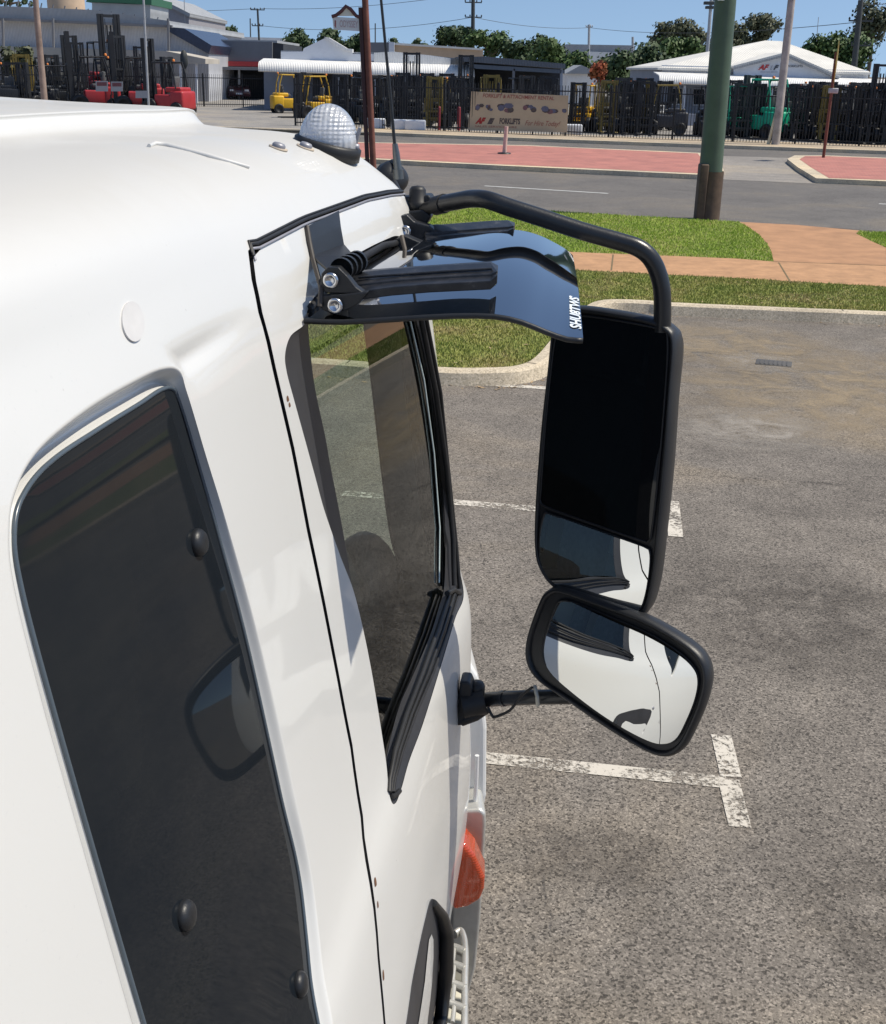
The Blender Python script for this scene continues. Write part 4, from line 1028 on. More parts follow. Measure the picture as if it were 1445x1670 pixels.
for i in range(-3, 4): mb.box(c+TZ*.012+Vector((i*.04, -i*.012, 0)), (.012, .18, .006), Matrix.Rotation(-.3, 3, 'Z'))
dc = mb.obj('drain_cover', plain('drain_iron', (.09, .085, .08), .7)); tag(dc, 'small dark drain cover set in the asphalt right of the main mirror', 'drain cover')
# ================================================================== BACKGROUND
# sky lookup lifted a little so the clear band above the roofs is blue
tc = nt_w = SC.world.node_tree
g_ = tc.nodes.new('ShaderNodeTexCoord'); va = tc.nodes.new('ShaderNodeVectorMath'); va.operation = 'ADD'; va.inputs[1].default_value = (0, 0, .16)
vn = tc.nodes.new('ShaderNodeVectorMath'); vn.operation = 'NORMALIZE'
tc.links.new(g_.outputs['Generated'], va.inputs[0]); tc.links.new(va.outputs[0], vn.inputs[0]); tc.links.new(vn.outputs[0], sky.inputs[0])
def lin(h): 
    return tuple(((int(h[i:i+2], 16)/255)/12.92 if int(h[i:i+2], 16)/255 <= .04045 else ((int(h[i:i+2], 16)/255+.055)/1.055)**2.4) for i in (0, 2, 4))
def corr(name, col, sc=14, direction='X', amt=.18, rough=.55):
    mt, nt, bs = nodes(name); co = objco(nt)
    wv = N(nt, 'ShaderNodeTexWave'); wv.bands_direction = direction; wv.inputs['Scale'].default_value = sc; nt.links.new(co, wv.inputs['Vector'])
    r = ramp(nt, noise(nt, .6, 6, .65, co).outputs[0], [(.3, tuple(c*.86 for c in col)), (.7, tuple(min(1, c*1.1) for c in col))])
    m = ramp(nt, wv.outputs[1], [(.2, (1-amt,)*3), (.8, (1+amt*.4,)*3)])
    nt.links.new(mixc(nt, 1, r.outputs[0], m.outputs[0], 'MULTIPLY'), bs.inputs['Base Color']); bs.inputs['Roughness'].default_value = rough
    bump(nt, bs, wv.outputs[1], .6, .03); return mt
B_wall = corr('grey_cladding', (.52, .53, .56), 3.0); B_roofw = corr('white_roof', (.78, .75, .68), 3.2, amt=.06); B_awn = corr('white_awning', (.80, .79, .76), 3.2, amt=.07)
B_white = plain('white_render', (.62, .65, .70), .8, var=.08, nscale=1); B_wshade = plain('shaded_white_wall', (.30, .33, .39), .8, var=.12, nscale=1)  # grey-blue is the white render with shade put into its colour
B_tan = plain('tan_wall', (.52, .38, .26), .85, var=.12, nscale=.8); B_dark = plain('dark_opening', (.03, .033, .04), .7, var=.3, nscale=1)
B_grey = plain('slate_fascia', (.17, .175, .19), .75, var=.1, nscale=.5); B_redst = plain('red_stripe', (.50, .05, .05), .6, var=.1)
B_droof = corr('dark_roof', (.13, .14, .16), 3.5); B_groof = corr('grey_roof', (.36, .37, .38), 3.5); B_glass = plain('shop_glass', (.02, .025, .03), .1, spec=.8, var=.3, nscale=1)
B_green = plain('green_strip', (.03, .12, .06), .6); B_solar = plain('solar_panel', (.035, .045, .08), .25, var=.2); B_canopy = plain('stained_canopy', (.46, .42, .36), .85, var=.2, nscale=.5)
B_fence = plain('black_fence', (.014, .015, .018), .5, var=.2)
YV = Vector((0, 1, 0))
class Bld:
    def __init__(s, name, px, py, y, label, cat='building', group=None):
        g = Y(px, py, y); s.y = y; s.root = empty(name, (g.x, y, 0), label=label, cat=cat, group=group); s.o = Vector(s.root.location)
    def part(s, mb, name, mat, parent=None):
        for v in mb.v: v -= s.o
        return mb.obj(name, mat, parent or s.root)
    def slab(s, name, px, depth, mat, dy=0, parent=None, ground=False):
        """outline given in photo pixels at this building's distance, given real depth"""
        mb = MB(); poly = [Y(x, y, s.y+dy) if y < 900 else None for x, y in px]
        for i, p in enumerate(px):
            if p[1] >= 900: q = Y(p[0], 150, s.y+dy); poly[i] = Vector((q.x, q.y, 0))
        mb.prism(poly, YV*depth); return s.part(mb, name, mat, parent)
GR = 999
# -- long grey warehouse on the left
b = Bld('warehouse', 140, 60, 88, 'long grey clad warehouse behind the red forklifts at far left')
b.slab('wall', [(-330, 18), (276, 44), (276, GR), (-330, GR)], 30, B_wall)
b.slab('roof', [(-330, -4), (150, 16), (276, 34), (278, 45), (-330, 17)], 31, B_groof, -.4)
rr = b.slab('gutter', [(-330, 15), (280, 41), (280, 45), (-330, 19)], .4, B_grey, -.9)
for x in (2, 84, 272): b.slab('downpipe', [(x, 30), (x+3, 30), (x+5, GR), (x+2, GR)], .2, B_grey, -1.2)
b.slab('canopy', [(-330, 70), (40, 76), (270, 83), (335, 96), (335, 104), (180, 103), (-330, 92)], 5, B_canopy, -6)
for x in (268, 292, 318): b.slab('canopy_post', [(x, 100), (x+3, 100), (x+3, GR), (x, GR)], .2, B_white, -5.8)
b.slab('side_wall', [(276, 52), (340, 88), (340, GR), (276, GR)], 12, B_wall, .2)
b.slab('skillion_roof', [(276, 44), (300, 46), (345, 74), (340, 88), (276, 52)], 13, B_solar, -.2)
for i in range(14):
    x = 10+i*19; b.slab('roof_rail', [(x, -2+i*2.3), (x+1.5, -2+i*2.3), (x-1.5, 16+i*1.6), (x-3, 16+i*1.6)], .1, B_grey, 3)
b = Bld('gabled_shed', 275, 40, 125, 'tall grey gabled shed rising behind the warehouse')
b.slab('wall', [(150, 10), (246, -6), (308, 26), (308, GR), (150, GR)], 20, plain('mid_grey_wall', (.30, .29, .31), .8))
b.slab('roof', [(150, 6), (246, -10), (310, 22), (309, 28), (246, -4), (150, 12)], 20.5, B_groof, -.3)
b = Bld('silo', 100, 10, 140, 'pale tan round silo above the warehouse roof', 'silo')
mb = MB(); c = Y(108, 10, 140); mb.lathe((c.x, 140, 0), TZ, [(2.0, 0), (2.0, 9.5), (1.6, 10.6), (.0, 11.2)], 24); b.part(mb, 'tank', B_tan)
b = Bld('green_roof_shed', 190, 4, 110, 'dark green roof strip above the grey warehouse roof')
b.slab('roof', [(145, -8), (247, -4), (247, 8), (200, 5), (140, 3)], 8, B_green); b.slab('wall', [(150, 4), (245, 8), (245, GR), (150, GR)], 7, B_groof, .3)
# -- slate building with a red stripe
b = Bld('workshop', 390, 100, 96, 'slate grey workshop with a red stripe along its fascia')
b.slab('fascia', [(334, 66), (444, 68), (444, 114), (334, 112)], 3, B_grey)
b.slab('stripe', [(336, 99), (445, 101), (445, 109), (336, 107)], .1, B_redst, -.12)
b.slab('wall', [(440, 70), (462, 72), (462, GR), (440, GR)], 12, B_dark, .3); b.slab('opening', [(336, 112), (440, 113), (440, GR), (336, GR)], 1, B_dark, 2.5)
b.slab('roof', [(334, 64), (452, 66), (452, 70), (334, 68)], 14, B_groof, .4)
for x in (334, 388, 438): b.slab('post', [(x, 112), (x+3, 112), (x+3, GR), (x, GR)], .2, B_white, .2)
b.slab('awning', [(330, 108), (446, 111), (447, 115), (330, 113)], 3, B_grey, -2.5)
# -- white shop with bullnose veranda
def bullnose(b, x0, y0, x1, y1, hpx, mat, name='awning', proj_=2.2, dy=0):
    yb = b.y+dy; p0 = Y(x0, y0, yb); p1 = Y(x1, y1, yb); h = (Y(x0, y0, yb).z-Y(x0, y0+hpx, yb).z)
    mb = MB(); prof_ = [(0, 0)]+[(-(proj_-.5)-.5*math.sin(k*math.pi/16), -h*.25-(h*.75)*(1-math.cos(k*math.pi/16))) for k in range(9)]
    th = .05; vs = []
    for p in (p0, p1):
        for q in prof_: vs.append(p+Vector((0, q[0], q[1])))
        for q in prof_[::-1]: vs.append(p+Vector((0, q[0]+th, q[1]-th)))
    n = len(prof_)*2; mb.add(vs, [[i, (i+1) % n, (i+1) % n+n, i+n] for i in range(n)]+[list(range(n)), list(range(n, 2*n))], 0, False); return b.part(mb, name, mat)
b = Bld('shop', 560, 120, 74, 'white shop with a small parapet gable and bullnose veranda')
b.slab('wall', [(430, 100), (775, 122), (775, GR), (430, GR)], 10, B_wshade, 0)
pw = b.slab('parapet', [(458, 84), (494, 84), (495, 79), (505, 74), (530, 62), (562, 78), (566, 80), (574, 80), (574, 88), (625, 88), (626, 100), (458, 98)], .5, B_white, -.5)
b.slab('coping', [(528, 60), (536, 61), (566, 79), (575, 80), (575, 86), (566, 84), (560, 83)], .7, B_awn, -.65)
b.slab('parapet', [(610, 86), (640, 84), (700, 90), (735, 95), (735, 112), (610, 106)], .5, B_awn, -.6)
b.slab('roof', [(458, 82), (625, 86), (700, 90), (735, 94), (760, 95), (755, 108), (458, 98)], 9, B_groof, 0.1)
bullnose(b, 430, 95, 773, 106, 20, B_awn, dy=-.4)
b.slab('fascia', [(432, 113), (773, 124), (773, 128), (432, 117)], .1, B_grey, -2.3)
for i, (x, w_) in enumerate(((480, 22), (556, 20), (590, 18), (640, 26), (680, 28), (730, 26))):
    wn = b.slab('window', [(x, 124+i*1.3), (x+w_, 124+i*1.3), (x+w_, 165), (x, 165)], .06, B_grey, -.1); b.slab('pane', [(x+1, 125.5+i*1.3), (x+w_-1, 125.5+i*1.3), (x+w_-1, 163.5), (x+1, 163.5)], .04, B_glass, -.15, wn)
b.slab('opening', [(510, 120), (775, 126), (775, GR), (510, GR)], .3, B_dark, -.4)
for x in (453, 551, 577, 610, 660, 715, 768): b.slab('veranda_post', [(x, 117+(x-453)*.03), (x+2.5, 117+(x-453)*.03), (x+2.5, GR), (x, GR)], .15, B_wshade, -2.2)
b = Bld('tan_building', 710, 80, 120, 'low tan walled building behind the white shop')
b.slab('wall', [(640, 71), (788, 80), (788, GR), (640, GR)], 14, B_tan); b.slab('roof', [(634, 69), (786, 79), (786, 82), (640, 73)], 14.5, B_roofw, -.2)
b.slab('end_wall', [(600, 69), (638, 69), (638, GR), (600, GR)], 10, B_grey, -.6); b.slab('pier', [(634, 68), (643, 69), (643, GR), (634, GR)], .5, B_white, -1)
b = Bld('open_shed', 830, 120, 72, 'dark open fronted shed with a black roof right of the white shop')
b.slab('roof', [(742, 93), (790, 92), (922, 104), (922, 112), (750, 100)], 10, B_droof, -1)
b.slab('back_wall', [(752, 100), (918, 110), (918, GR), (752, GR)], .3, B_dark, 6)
b.slab('beam', [(760, 104), (921, 114), (921, 120), (776, 112)], .3, plain('steel_beam', (.10, .12, .15), .6), -.9)
for x in (836, 914): b.slab('post', [(x, 112), (x+4, 112), (x+4, GR), (x, GR)], .3, B_wshade if x > 900 else B_grey, -.9)
# -- white office on the right
b = Bld('office', 1270, 120, 70, 'white office with a hipped roof and signed gable behind the fence')
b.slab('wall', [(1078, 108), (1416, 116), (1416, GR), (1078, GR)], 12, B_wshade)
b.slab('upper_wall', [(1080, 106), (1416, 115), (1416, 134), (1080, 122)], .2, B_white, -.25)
def hip(b, pts_front, apex0, apex1, d0, d1, mat, name='roof', dy=0):
    a_, c_ = pts_front; p = Y(*a_, b.y+dy); q = Y(*c_, b.y+dy); r1 = Y(*apex0, b.y+d0); r2 = Y(*apex1, b.y+d0)
    p2 = p+YV*d1; q2 = q+YV*d1; mb = MB()
    mb.add([p, q, q2, p2, r1, r2, p-TZ*.12, q-TZ*.12, q2-TZ*.12, p2-TZ*.12], [[0, 1, 5, 4], [1, 2, 5], [2, 3, 4, 5], [3, 0, 4], [6, 9, 8, 7], [0, 6, 7, 1], [1, 7, 8, 2], [2, 8, 9, 3], [3, 9, 6, 0]]); return b.part(mb, name, mat)
hip(b, ((1073, 110), (1421, 118)), (1248, 66), (1274, 67), 6, 12.6, B_roofw, dy=-.5)
gb = b.slab('gable', [(1198, 112), (1282, 91), (1366, 126), (1366, 131), (1198, 123)], .3, B_white, -1.2)
b.slab('gable_roof', [(1196, 110), (1282, 88), (1370, 126), (1368, 129), (1282, 92), (1198, 113)], 4, B_groof, -1.5)
b.slab('gable_roof', [(1196, 107), (1282, 85), (1372, 124), (1370, 126), (1282, 88), (1196, 110)], 4.5, B_roofw, -1.4)
bullnose(b, 1066, 117, 1500, 131, 17, B_awn, dy=-.4)
b.slab('fascia', [(1066, 134), (1500, 146), (1500, 150), (1066, 138)], .1, B_grey, -2.5)
for i, (x, w_) in enumerate(((1092, 22), (1130, 20), (1190, 34), (1232, 36), (1284, 50), (1380, 28), (1420, 24))):
    y0 = 143+(x-1092)*.03; wn = b.slab('window', [(x, y0), (x+w_, y0), (x+w_, y0+28), (x, y0+28)], .06, B_white, -.1); b.slab('pane', [(x+1.5, y0+1.5), (x+w_-1.5, y0+1.5), (x+w_-1.5, y0+26), (x+1.5, y0+26)], .04, B_glass, -.15, wn)
b.slab('low_wall', [(1105, 185), (1170, 188), (1170, GR), (1105, GR)], .3, B_wshade, -6)
for x in (1116, 1180, 1260, 1344, 1374, 1430): b.slab('veranda_post', [(x, 137+(x-1116)*.03), (x+3, 137+(x-1116)*.03), (x+3, GR), (x, GR)], .15, B_white, -2.3)
pl = Y(1238, 113, 68.75-.12)
def wtext(txt, px0, px1, yb, hpx, y, mat, par, shear=0, bold=0, name='lettering'):
    o_ = Y(px0, yb, y); e_ = Y(px1, yb+(px1-px0)*.02, y)-o_; h = (Y(px0, yb-hpx, y)-o_).length
    tm = MB(); t = text_mesh(txt, (0, 0, 0), (1, 0, 0), (0, 1, 0), 1, 1, name, mat, truck, shear, bold)
    base = Vector(par.location) if par.parent is None else Vector(par.parent.location)
    for v in t.data.vertices:
        q = v.co+T0; v.co = o_+e_*q.x+TZ*h*q.y-base
    t.parent = par; return t
M_tr = plain('red_letter', (.45, .03, .03), .6, var=0); M_tk = plain('dark_letter', (.06, .07, .09), .6, var=0); M_tg = plain('grey_letter', (.28, .3, .34), .6, var=0)
ys = 68.75
wtext('AF', 1236, 1254, 114, 9, ys, M_tr, gb, .4, .04); wtext('E', 1256, 1260, 114, 7, ys, M_tg, gb, .4, .02); wtext('F', 1261, 1270, 114, 8, ys, M_tk, gb, .4, .06)
wtext('FORKLIFTS', 1285, 1309, 109.5, 3.4, ys, M_tk, gb, .1, .02); wtext('SALES HIRE SERVICE', 1240, 1268, 118.5, 2.6, ys, M_tg, gb)
# distant sheds
b = Bld('distant_shed', 970, 75, 260, 'long pale grey shed far behind the trees'); b.slab('wall', [(925, 72), (1035, 74), (1035, GR), (925, GR)], 20, B_groof); b.slab('end', [(960, 84), (1012, 86), (1012, GR), (960, GR)], 1, B_awn, -3)
b = Bld('white_wall_building', 450, 65, 190, 'thin white topped building far behind the workshop'); b.slab('wall', [(392, 60), (462, 62), (462, GR), (392, GR)], 10, B_awn)
b = Bld('white_house', 940, 130, 100, 'small white house half hidden by shrubs beyond the black shed', 'house'); b.slab('wall', [(925, 120), (972, 118), (972, GR), (925, GR)], 6, B_awn); b.slab('roof', [(922, 120), (948, 106), (976, 118), (976, 121)], 6.5, B_groof, -.3)

# ---- trees
def leaf_mat(name, a, b_, c):
    mt, nt, bs = nodes(name); co = objco(nt)
    r = ramp(nt, noise(nt, .9, 5, .7, co).outputs[0], [(.25, a), (.5, b_), (.8, c)])
    nt.links.new(r.outputs[0], bs.inputs['Base Color']); bs.inputs['Roughness'].default_value = .6; bs.inputs['Specular IOR Level'].default_value = .3; return mt
LF = [leaf_mat('leaf_green', (.022, .045, .018), (.04, .07, .024), (.065, .10, .033)), leaf_mat('leaf_bright', (.035, .068, .02), (.06, .105, .028), (.095, .145, .04)), leaf_mat('leaf_olive', (.045, .055, .03), (.075, .085, .045), (.11, .12, .06)), leaf_mat('leaf_red', (.25, .03, .02), (.30, .08, .03), (.12, .13, .04))]
M_bark = plain('bark', (.13, .10, .075), .9, var=.3, nscale=3)
def tree(px, ytop, ybot, hw, dist, label, lf=0, group='trees behind the yards', n=2600, name='tree', gaps=.0, lift=True):
    top = Y(px, ytop, dist); bot = Y(px, ybot, dist); mpp = dist/1940
    R = hw*mpp; Hh = (top.z-bot.z)/2; root = empty(name, (top.x, dist, 0), label=label, cat=name.replace('_', ' '), group=group)
    zc = (top.z+bot.z)/2; nb = random.randint(11, 16); blobs = []
    for i in range(nb):
        a_ = random.uniform(0, 2*math.pi); rr = random.uniform(.15, .8); zz = random.uniform(-.75, .75)
        s_ = random.uniform(.28, .5)*min(1.2, 1.1-.4*zz)
        blobs.append(Vector((math.cos(a_)*rr*R*(1-.35*abs(zz)), math.sin(a_)*rr*R*.8, zz*Hh*.85)))
    mb = MB(); k = 0; sc_ = max(.16, min(R, Hh)*.42)
    vs = []; fs = []
    for i in range(n):
        b0 = blobs[random.randrange(nb)]; d = Vector((random.gauss(0, 1), random.gauss(0, 1), random.gauss(0, 1))).normalized()
        p = b0+d*sc_*random.uniform(.5, 1.15)*(1 if random.random() > .22 else 1.5)
        if p.z > Hh*1.02: p.z = Hh*random.uniform(.85, 1.02)
        s_ = random.uniform(.09, .2)*(dist/90)**.5*1.25; u_ = (d+Vector((random.uniform(-.8, .8), random.uniform(-.8, .8), random.uniform(-.8, .8)))).orthogonal().normalized(); v_ = u_.cross(d+Vector((.3, .1, .2))).normalized()
        q = len(vs); o_ = p+Vector((0, 0, zc)); vs += [o_-u_*s_, o_+v_*s_*.6, o_+u_*s_, o_-v_*s_*.6]; fs.append([q, q+1, q+2, q+3])
    mb.add(vs, fs); mb.obj('crown', LF[lf], root, fix=False)
    tr = MB(); tr.tube([(0, 0, 0), (.1, 0, zc*.5), (0, 0, zc+Hh*.2)], [R*.07+.12, R*.06+.08, .05], 8)
    for b0 in blobs[:7]: tr.tube([(0, 0, max(.5, zc-Hh*.5)), b0*.5+Vector((0, 0, zc-.1*Hh)), b0+Vector((0, 0, zc))], [R*.03+.05, R*.02+.03, .02], 6)
    tr.obj('trunk', M_bark, root); return root
T = [(372, 42, 70, 20, 150, 'small round dark tree left of the wooden power pole', 0, 1500), (482, 46, 95, 30, 130, 'dark green tree just left of the small parapet gable', 0, 2600), (538, 48, 95, 30, 135, 'dark green tree behind the peak of the parapet gable', 0, 2400), (578, 54, 92, 26, 135, 'dark green tree between the gable and the brown sign post', 0, 2000),
     (660, 62, 90, 60, 170, 'low dark tree row above the tan building, left end', 0, 2200), (745, 42, 100, 48, 150, 'tall rounded tree beside the dark power pole', 0, 3200), (800, 50, 105, 45, 145, 'green tree just right of the dark power pole', 1, 2800), (855, 56, 112, 42, 140, 'green tree above the black shed roof', 0, 2800), (905, 62, 125, 40, 130, 'green tree above the right end of the black shed', 1, 2800), (940, 82, 140, 26, 110, 'leafy tree in front of the small white house', 1, 1800),
     (1010, 80, 150, 42, 110, 'dark green tree left of the office veranda', 0, 3200), (1060, 70, 150, 48, 112, 'broad dark green tree at the left end of the office', 0, 3600), (1105, 60, 120, 46, 118, 'bright green tree rising behind the office eave, left of the green pole', 1, 3400), (1165, 64, 115, 40, 120, 'bright green tree behind the green pole', 1, 2400),
     (1085, 36, 85, 24, 160, 'sparse grey olive gum tree, leftmost of the tall gums', 2, 1100), (1125, 30, 90, 30, 160, 'grey olive gum tree left of the floodlight mast', 2, 1700), (1208, 30, 90, 40, 160, 'grey olive gum tree just right of the green pole', 2, 2300), (1250, 22, 80, 34, 160, 'tallest grey olive gum behind the office roof', 2, 2300),
     (1345, 56, 125, 36, 115, 'rounded green tree right of the office roof peak', 1, 3000), (1392, 50, 130, 40, 115, 'bright green tree behind the dark power pole at right', 1, 3200), (1432, -6, 75, 34, 140, 'tall dark gum tree at the right edge of the photo', 2, 2400)]
for (px, yt, yb, hw, d, lb, lf, n) in T: tree(px, yt, yb, hw, d, lb, lf, n=n)
tree(978, 100, 138, 14, 95, 'red flowering shrub between the small white house and the dark trees', 3, None, 700, 'shrub')
tree(1010, 128, 152, 30, 85, 'pale green bush behind the fence right of the banner', 1, None, 900, 'shrub')
tree(30, 76, 125, 34, 78, 'grey green bush in front of the warehouse canopy', 2, None, 1200, 'shrub')
tree(15, -4, 10, 50, 200, 'dark tree top showing over the warehouse roof', 0, None, 900)

# ---- fences
def fence(name, pts, h, label, pitch=.118, post=2.4, hide=None):
    root = empty(name, (pts[0].x, pts[0].y, 0), label=label, cat='fence'); o_ = Vector(root.location); mb = MB()
    for a_, b_ in zip(pts, pts[1:]):
        a_ = Vector((a_.x, a_.y, 0)); b_ = Vector((b_.x, b_.y, 0)); d = (b_-a_); Ln = d.length; d.normalize(); rot = Matrix.Rotation(math.atan2(d.y, d.x), 3, 'Z')
        for z in (.25, h-.22): mb.box((a_+b_)/2+TZ*z-o_, (Ln, .04, .045), rot)
        k = 0
        while k*pitch < Ln:
            p = a_+d*k*pitch-Vector((0, .035, 0)); mb.box(p+TZ*(h/2+.05)-o_, (.024, .02, h-.1), rot, taper=.8); k += 1
        k = 0
        while k*post < Ln+.1:
            pm = MB(); pm.box(Vector((0, 0, h/2)), (.075, .075, h+.1), rot); po = pm.obj('post', B_fence, root); po.location = a_+d*k*post+Vector((0, .05, 0))-o_; k += 1
    mb.obj('pickets', B_fence, root); return root
f1 = fence('palisade_fence', [Vector((*P(482, 209), 0)), Vector((*P(640, 214), 0)), Vector((*P(1000, 228), 0)), Vector((*ext(P(1445, 245), 10), 0))], 2.05, 'long black palisade fence along the far footpath in front of the office')
f2 = fence('palisade_fence', [Vector((-34, 62, 0)), Vector((*P(292, 186), 0))], 2.1, 'black palisade fence in front of the red forklifts')
f3 = fence('palisade_fence', [Vector((*P(268, 176), 0)), Vector((*P(432, 178), 0))], 2.0, 'black picket gate in front of the maroon car')
# ---- forklifts
def forklift_kit(body_c, mast_c=(.016, .017, .02), tall=2.15, big=1.0, guard=None):
    mbod = plain('forklift_paint', body_c, .45, var=.12, nscale=2); mk_ = plain('forklift_steel', mast_c, .55, var=.3, nscale=3); gd = plain('guard_paint', guard or mast_c, .5)
    root = empty('forklift', (0, 0, -50))
    m1 = MB(); m1.box((-.75, 0, .62), (.62, 1.05, .72), bev=.09); m1.box((-.15, 0, .58), (.9, 1.0, .5), bev=.05); m1.box((.35, 0, .42), (.45, .95, .22), bev=.04); m1.box((-.55, 0, 1.02), (.75, .8, .2), bev=.06); m1.obj('body', mbod, root)
    m2 = MB()
    for y in (-.45, .45): m2.tube([(.55, y, .7), (.42, y, 1.5), (.30, y, 2.02)], .03, 8); m2.tube([(-.72, y, 1.05), (-.66, y, 1.6), (-.52, y, 2.05)], .03, 8); m2.tube([(-.55, y, 2.06), (.34, y, 2.04)], .032, 8)
    for k in range(7): m2.box((-.5+k*.14, 0, 2.08), (.035, .9, .03))
    m2.obj('overhead_guard', gd, root)
    m3 = MB()
    for y in (-.33, -.22, .22, .33): m3.box((.78, y, tall/2+.06), (.16, .085, tall))
    for z in (.35, tall*.55, tall): m3.box((.80, 0, z), (.10, .68, .09))
    for y in (-.06, .06): m3.tube([(.78, y, .2), (.78, y, tall*.9)], .028, 8)
    for y in (-.13, .13): m3.tube([(.83, y, .4), (.83, y, tall*.97)], .012, 6)
    m3.obj('mast', mk_, root)
    m4 = MB(); m4.box((.92, 0, .42), (.05, .98, .08)); m4.box((.92, 0, .72), (.05, .98, .08))
    for k in range(6): m4.box((.93, -.42+k*.168, .98), (.03, .03, .6))
    m4.box((.93, 0, 1.27), (.03, .9, .04)); m4.obj('load_backrest', mk_, root)
    for y in (-.3, .3): m5 = MB(); m5.box((.96, y, .38), (.05, .11, .62)); m5.box((1.4, y, .09), (.9, .11, .05), taper=.9); m5.obj('fork', mk_, root)
    m6 = MB(); m6.box((-.25, 0, 1.0), (.45, .48, .14), bev=.04); m6.box((-.46, 0, 1.28), (.12, .45, .5), Matrix.Rotation(-.15, 3, 'Y'), bev=.04); m6.obj('seat', M_seat, root)
    for x, r_ in ((.5, .34), (-.75, .28)):
        for y in (-.5, .5):
            m7 = MB(); m7.lathe((x, y, r_), (0, 1, 0), [(.0, -.08), (r_*.5, -.07), (r_*.55, -.10), (r_*.95, -.10), (r_, -.06), (r_, .06), (r_*.95, .10), (r_*.55, .10), (r_*.5, .07), (.0, .08)], 20); m7.obj('wheel', M_rubber, root)
    m8 = MB(); m8.lathe((-.6, .3, 2.1), TZ, [(.05, 0), (.055, .07), (.0, .1)], 10); m8.obj('beacon', plain('beacon_orange', (.7, .2, .02), .4), root)
    return root
KIT = dict(black=forklift_kit((.02, .022, .026)), yellow=forklift_kit((.72, .42, .02), guard=(.62, .38, .03)), red=forklift_kit((.40, .03, .035), tall=2.9), blackyellow=forklift_kit((.04, .04, .045), mast_c=(.20, .145, .03)), tall=forklift_kit((.03, .03, .035), tall=3.0), green=forklift_kit((.01, .38, .22), mast_c=(.02, .03, .03), guard=(.01, .34, .20)), white=forklift_kit((.45, .46, .48)))
used = set()
def put(kind, px, py, ang, sc, label, group=None, dist=None):
    r = KIT[kind]; o = r if kind not in used else copy_tree(r); used.add(kind)
    g = G(px, py, .05) if dist is None else Vector((Y(px, 150, dist).x, dist, .05))
    if dist is not None: g.z = .05
    o.location = (g.x, g.y, .05); o.rotation_euler = (0, 0, math.radians(ang)); o.scale = (sc,)*3
    tag(o, label, 'forklift', group or 'forklifts parked in the yards'); return o
put('red', 150, 184, 200, 1.35, 'red forklift with a rounded back, left of two behind the left fence', dist=66)
put('red', 222, 186, 195, 1.35, 'red forklift in the middle of the left yard under a grey sign', dist=65)
put('red', 272, 188, 160, 1.25, 'red forklift with yellow fender stripe at the right end of the left fence', dist=63.5)
put('red', 176, 180, -60, 1.75, 'large red container handler towering behind the other red forklifts', dist=76)
put('tall', 128, 180, -70, 1.15, 'black forklift with a tall raised mast behind the leftmost red one', dist=70)
put('tall', 236, 180, -80, 1.1, 'black forklift with a tall mast between the two right red ones', dist=69)
put('black', 60, 180, 240, 1.1, 'black forklift near the leaning pole in the left yard', dist=69)
put('black', 20, 180, 100, 1.1, 'black forklift at the far left edge of the yard', dist=69)
put('black', 95, 180, 200, 1.1, 'black forklift between the leaning pole and the first tall mast', dist=72)
put('yellow', 474, 186, 20, 1.0, 'yellow forklift seen side on, left of the pair by the shop')
put('yellow', 512, 194, 205, 1.0, 'orange yellow forklift with yellow mast, right of the pair by the shop')
fl = [('black', 560, 60, -95, 1, 'black forklift directly behind the clear roof lamp'), ('black', 600, 59, -60, 1, 'black forklift behind the brown sign post'), ('white', 618, 62, 190, 1, 'grey forklift just right of the brown sign post'), ('tall', 672, 57.5, -90, 1.05, 'black forklift whose tall twin mast stands against the white awning'), ('black', 640, 57.5, -80, 1, 'black forklift left of the tall twin mast'),
      ('blackyellow', 714, 57, -100, 1, 'black forklift with a yellow mast between the twin mast and the banner'), ('black', 742, 56.5, -85, 1, 'black forklift just left of the banner'), ('black', 700, 62, -90, 1, 'dark forklift in the second row behind the red bollards'), ('blackyellow', 800, 60, -90, 1.05, 'forklift with yellow mast tops showing above the left half of the banner'), ('black', 850, 60, -75, 1.05, 'black forklift showing above the middle of the banner'), ('black', 893, 60, -95, 1.05, 'black forklift showing above the right end of the banner'),
      ('yellow', 950, 55.5, -110, .95, 'bright yellow forklift just right of the banner'), ('blackyellow', 990, 55, -90, 1, 'black forklift with a slim yellow mast, second right of the banner'), ('black', 1022, 54.5, -85, 1, 'black forklift in front of the pale green bush'), ('white', 1035, 59, -70, 1, 'white topped forklift behind the pale green bush gap'), ('black', 1052, 54.3, -95, 1, 'black forklift in front of the broad dark tree'), ('blackyellow', 1085, 54, 170, 1, 'forklift with a low yellow stripe at the left end of the office'), ('white', 1075, 59, -80, 1, 'white forklift half hidden in the second row left of the office'),
      ('green', 1205, 53.2, -90, 1, 'green trimmed forklift just right of the green pole'), ('green', 1250, 52.6, 120, 1.15, 'large bright green forklift beside the white leaning pole'), ('black', 1228, 53.4, -90, 1, 'black forklift between the two green ones'), ('black', 1300, 52.2, -90, 1, 'black forklift right of the large green one'), ('black', 1325, 52, -75, 1, 'black forklift left of the diamond sign post'), ('blackyellow', 1350, 51.6, -95, 1, 'black forklift with a yellow mast behind the diamond sign post'),
      ('white', 1372, 51.4, -100, 1, 'grey forklift just right of the diamond sign post'), ('black', 1396, 51, -80, 1, 'black forklift left of the rightmost tall mast'), ('tall', 1424, 50.5, -90, 1.0, 'black forklift with a tall mast near the right edge'), ('black', 1450, 50.2, -90, 1, 'black forklift cut by the right edge of the photo'), ('black', 1165, 53.8, -90, 1, 'black forklift directly left of the green pole'), ('black', 1275, 56, -90, 1, 'black forklift in the second row under the office sign')]
for kind, px, d, an, sc, lb in fl: put(kind, px, 0, an, sc, lb, dist=d)
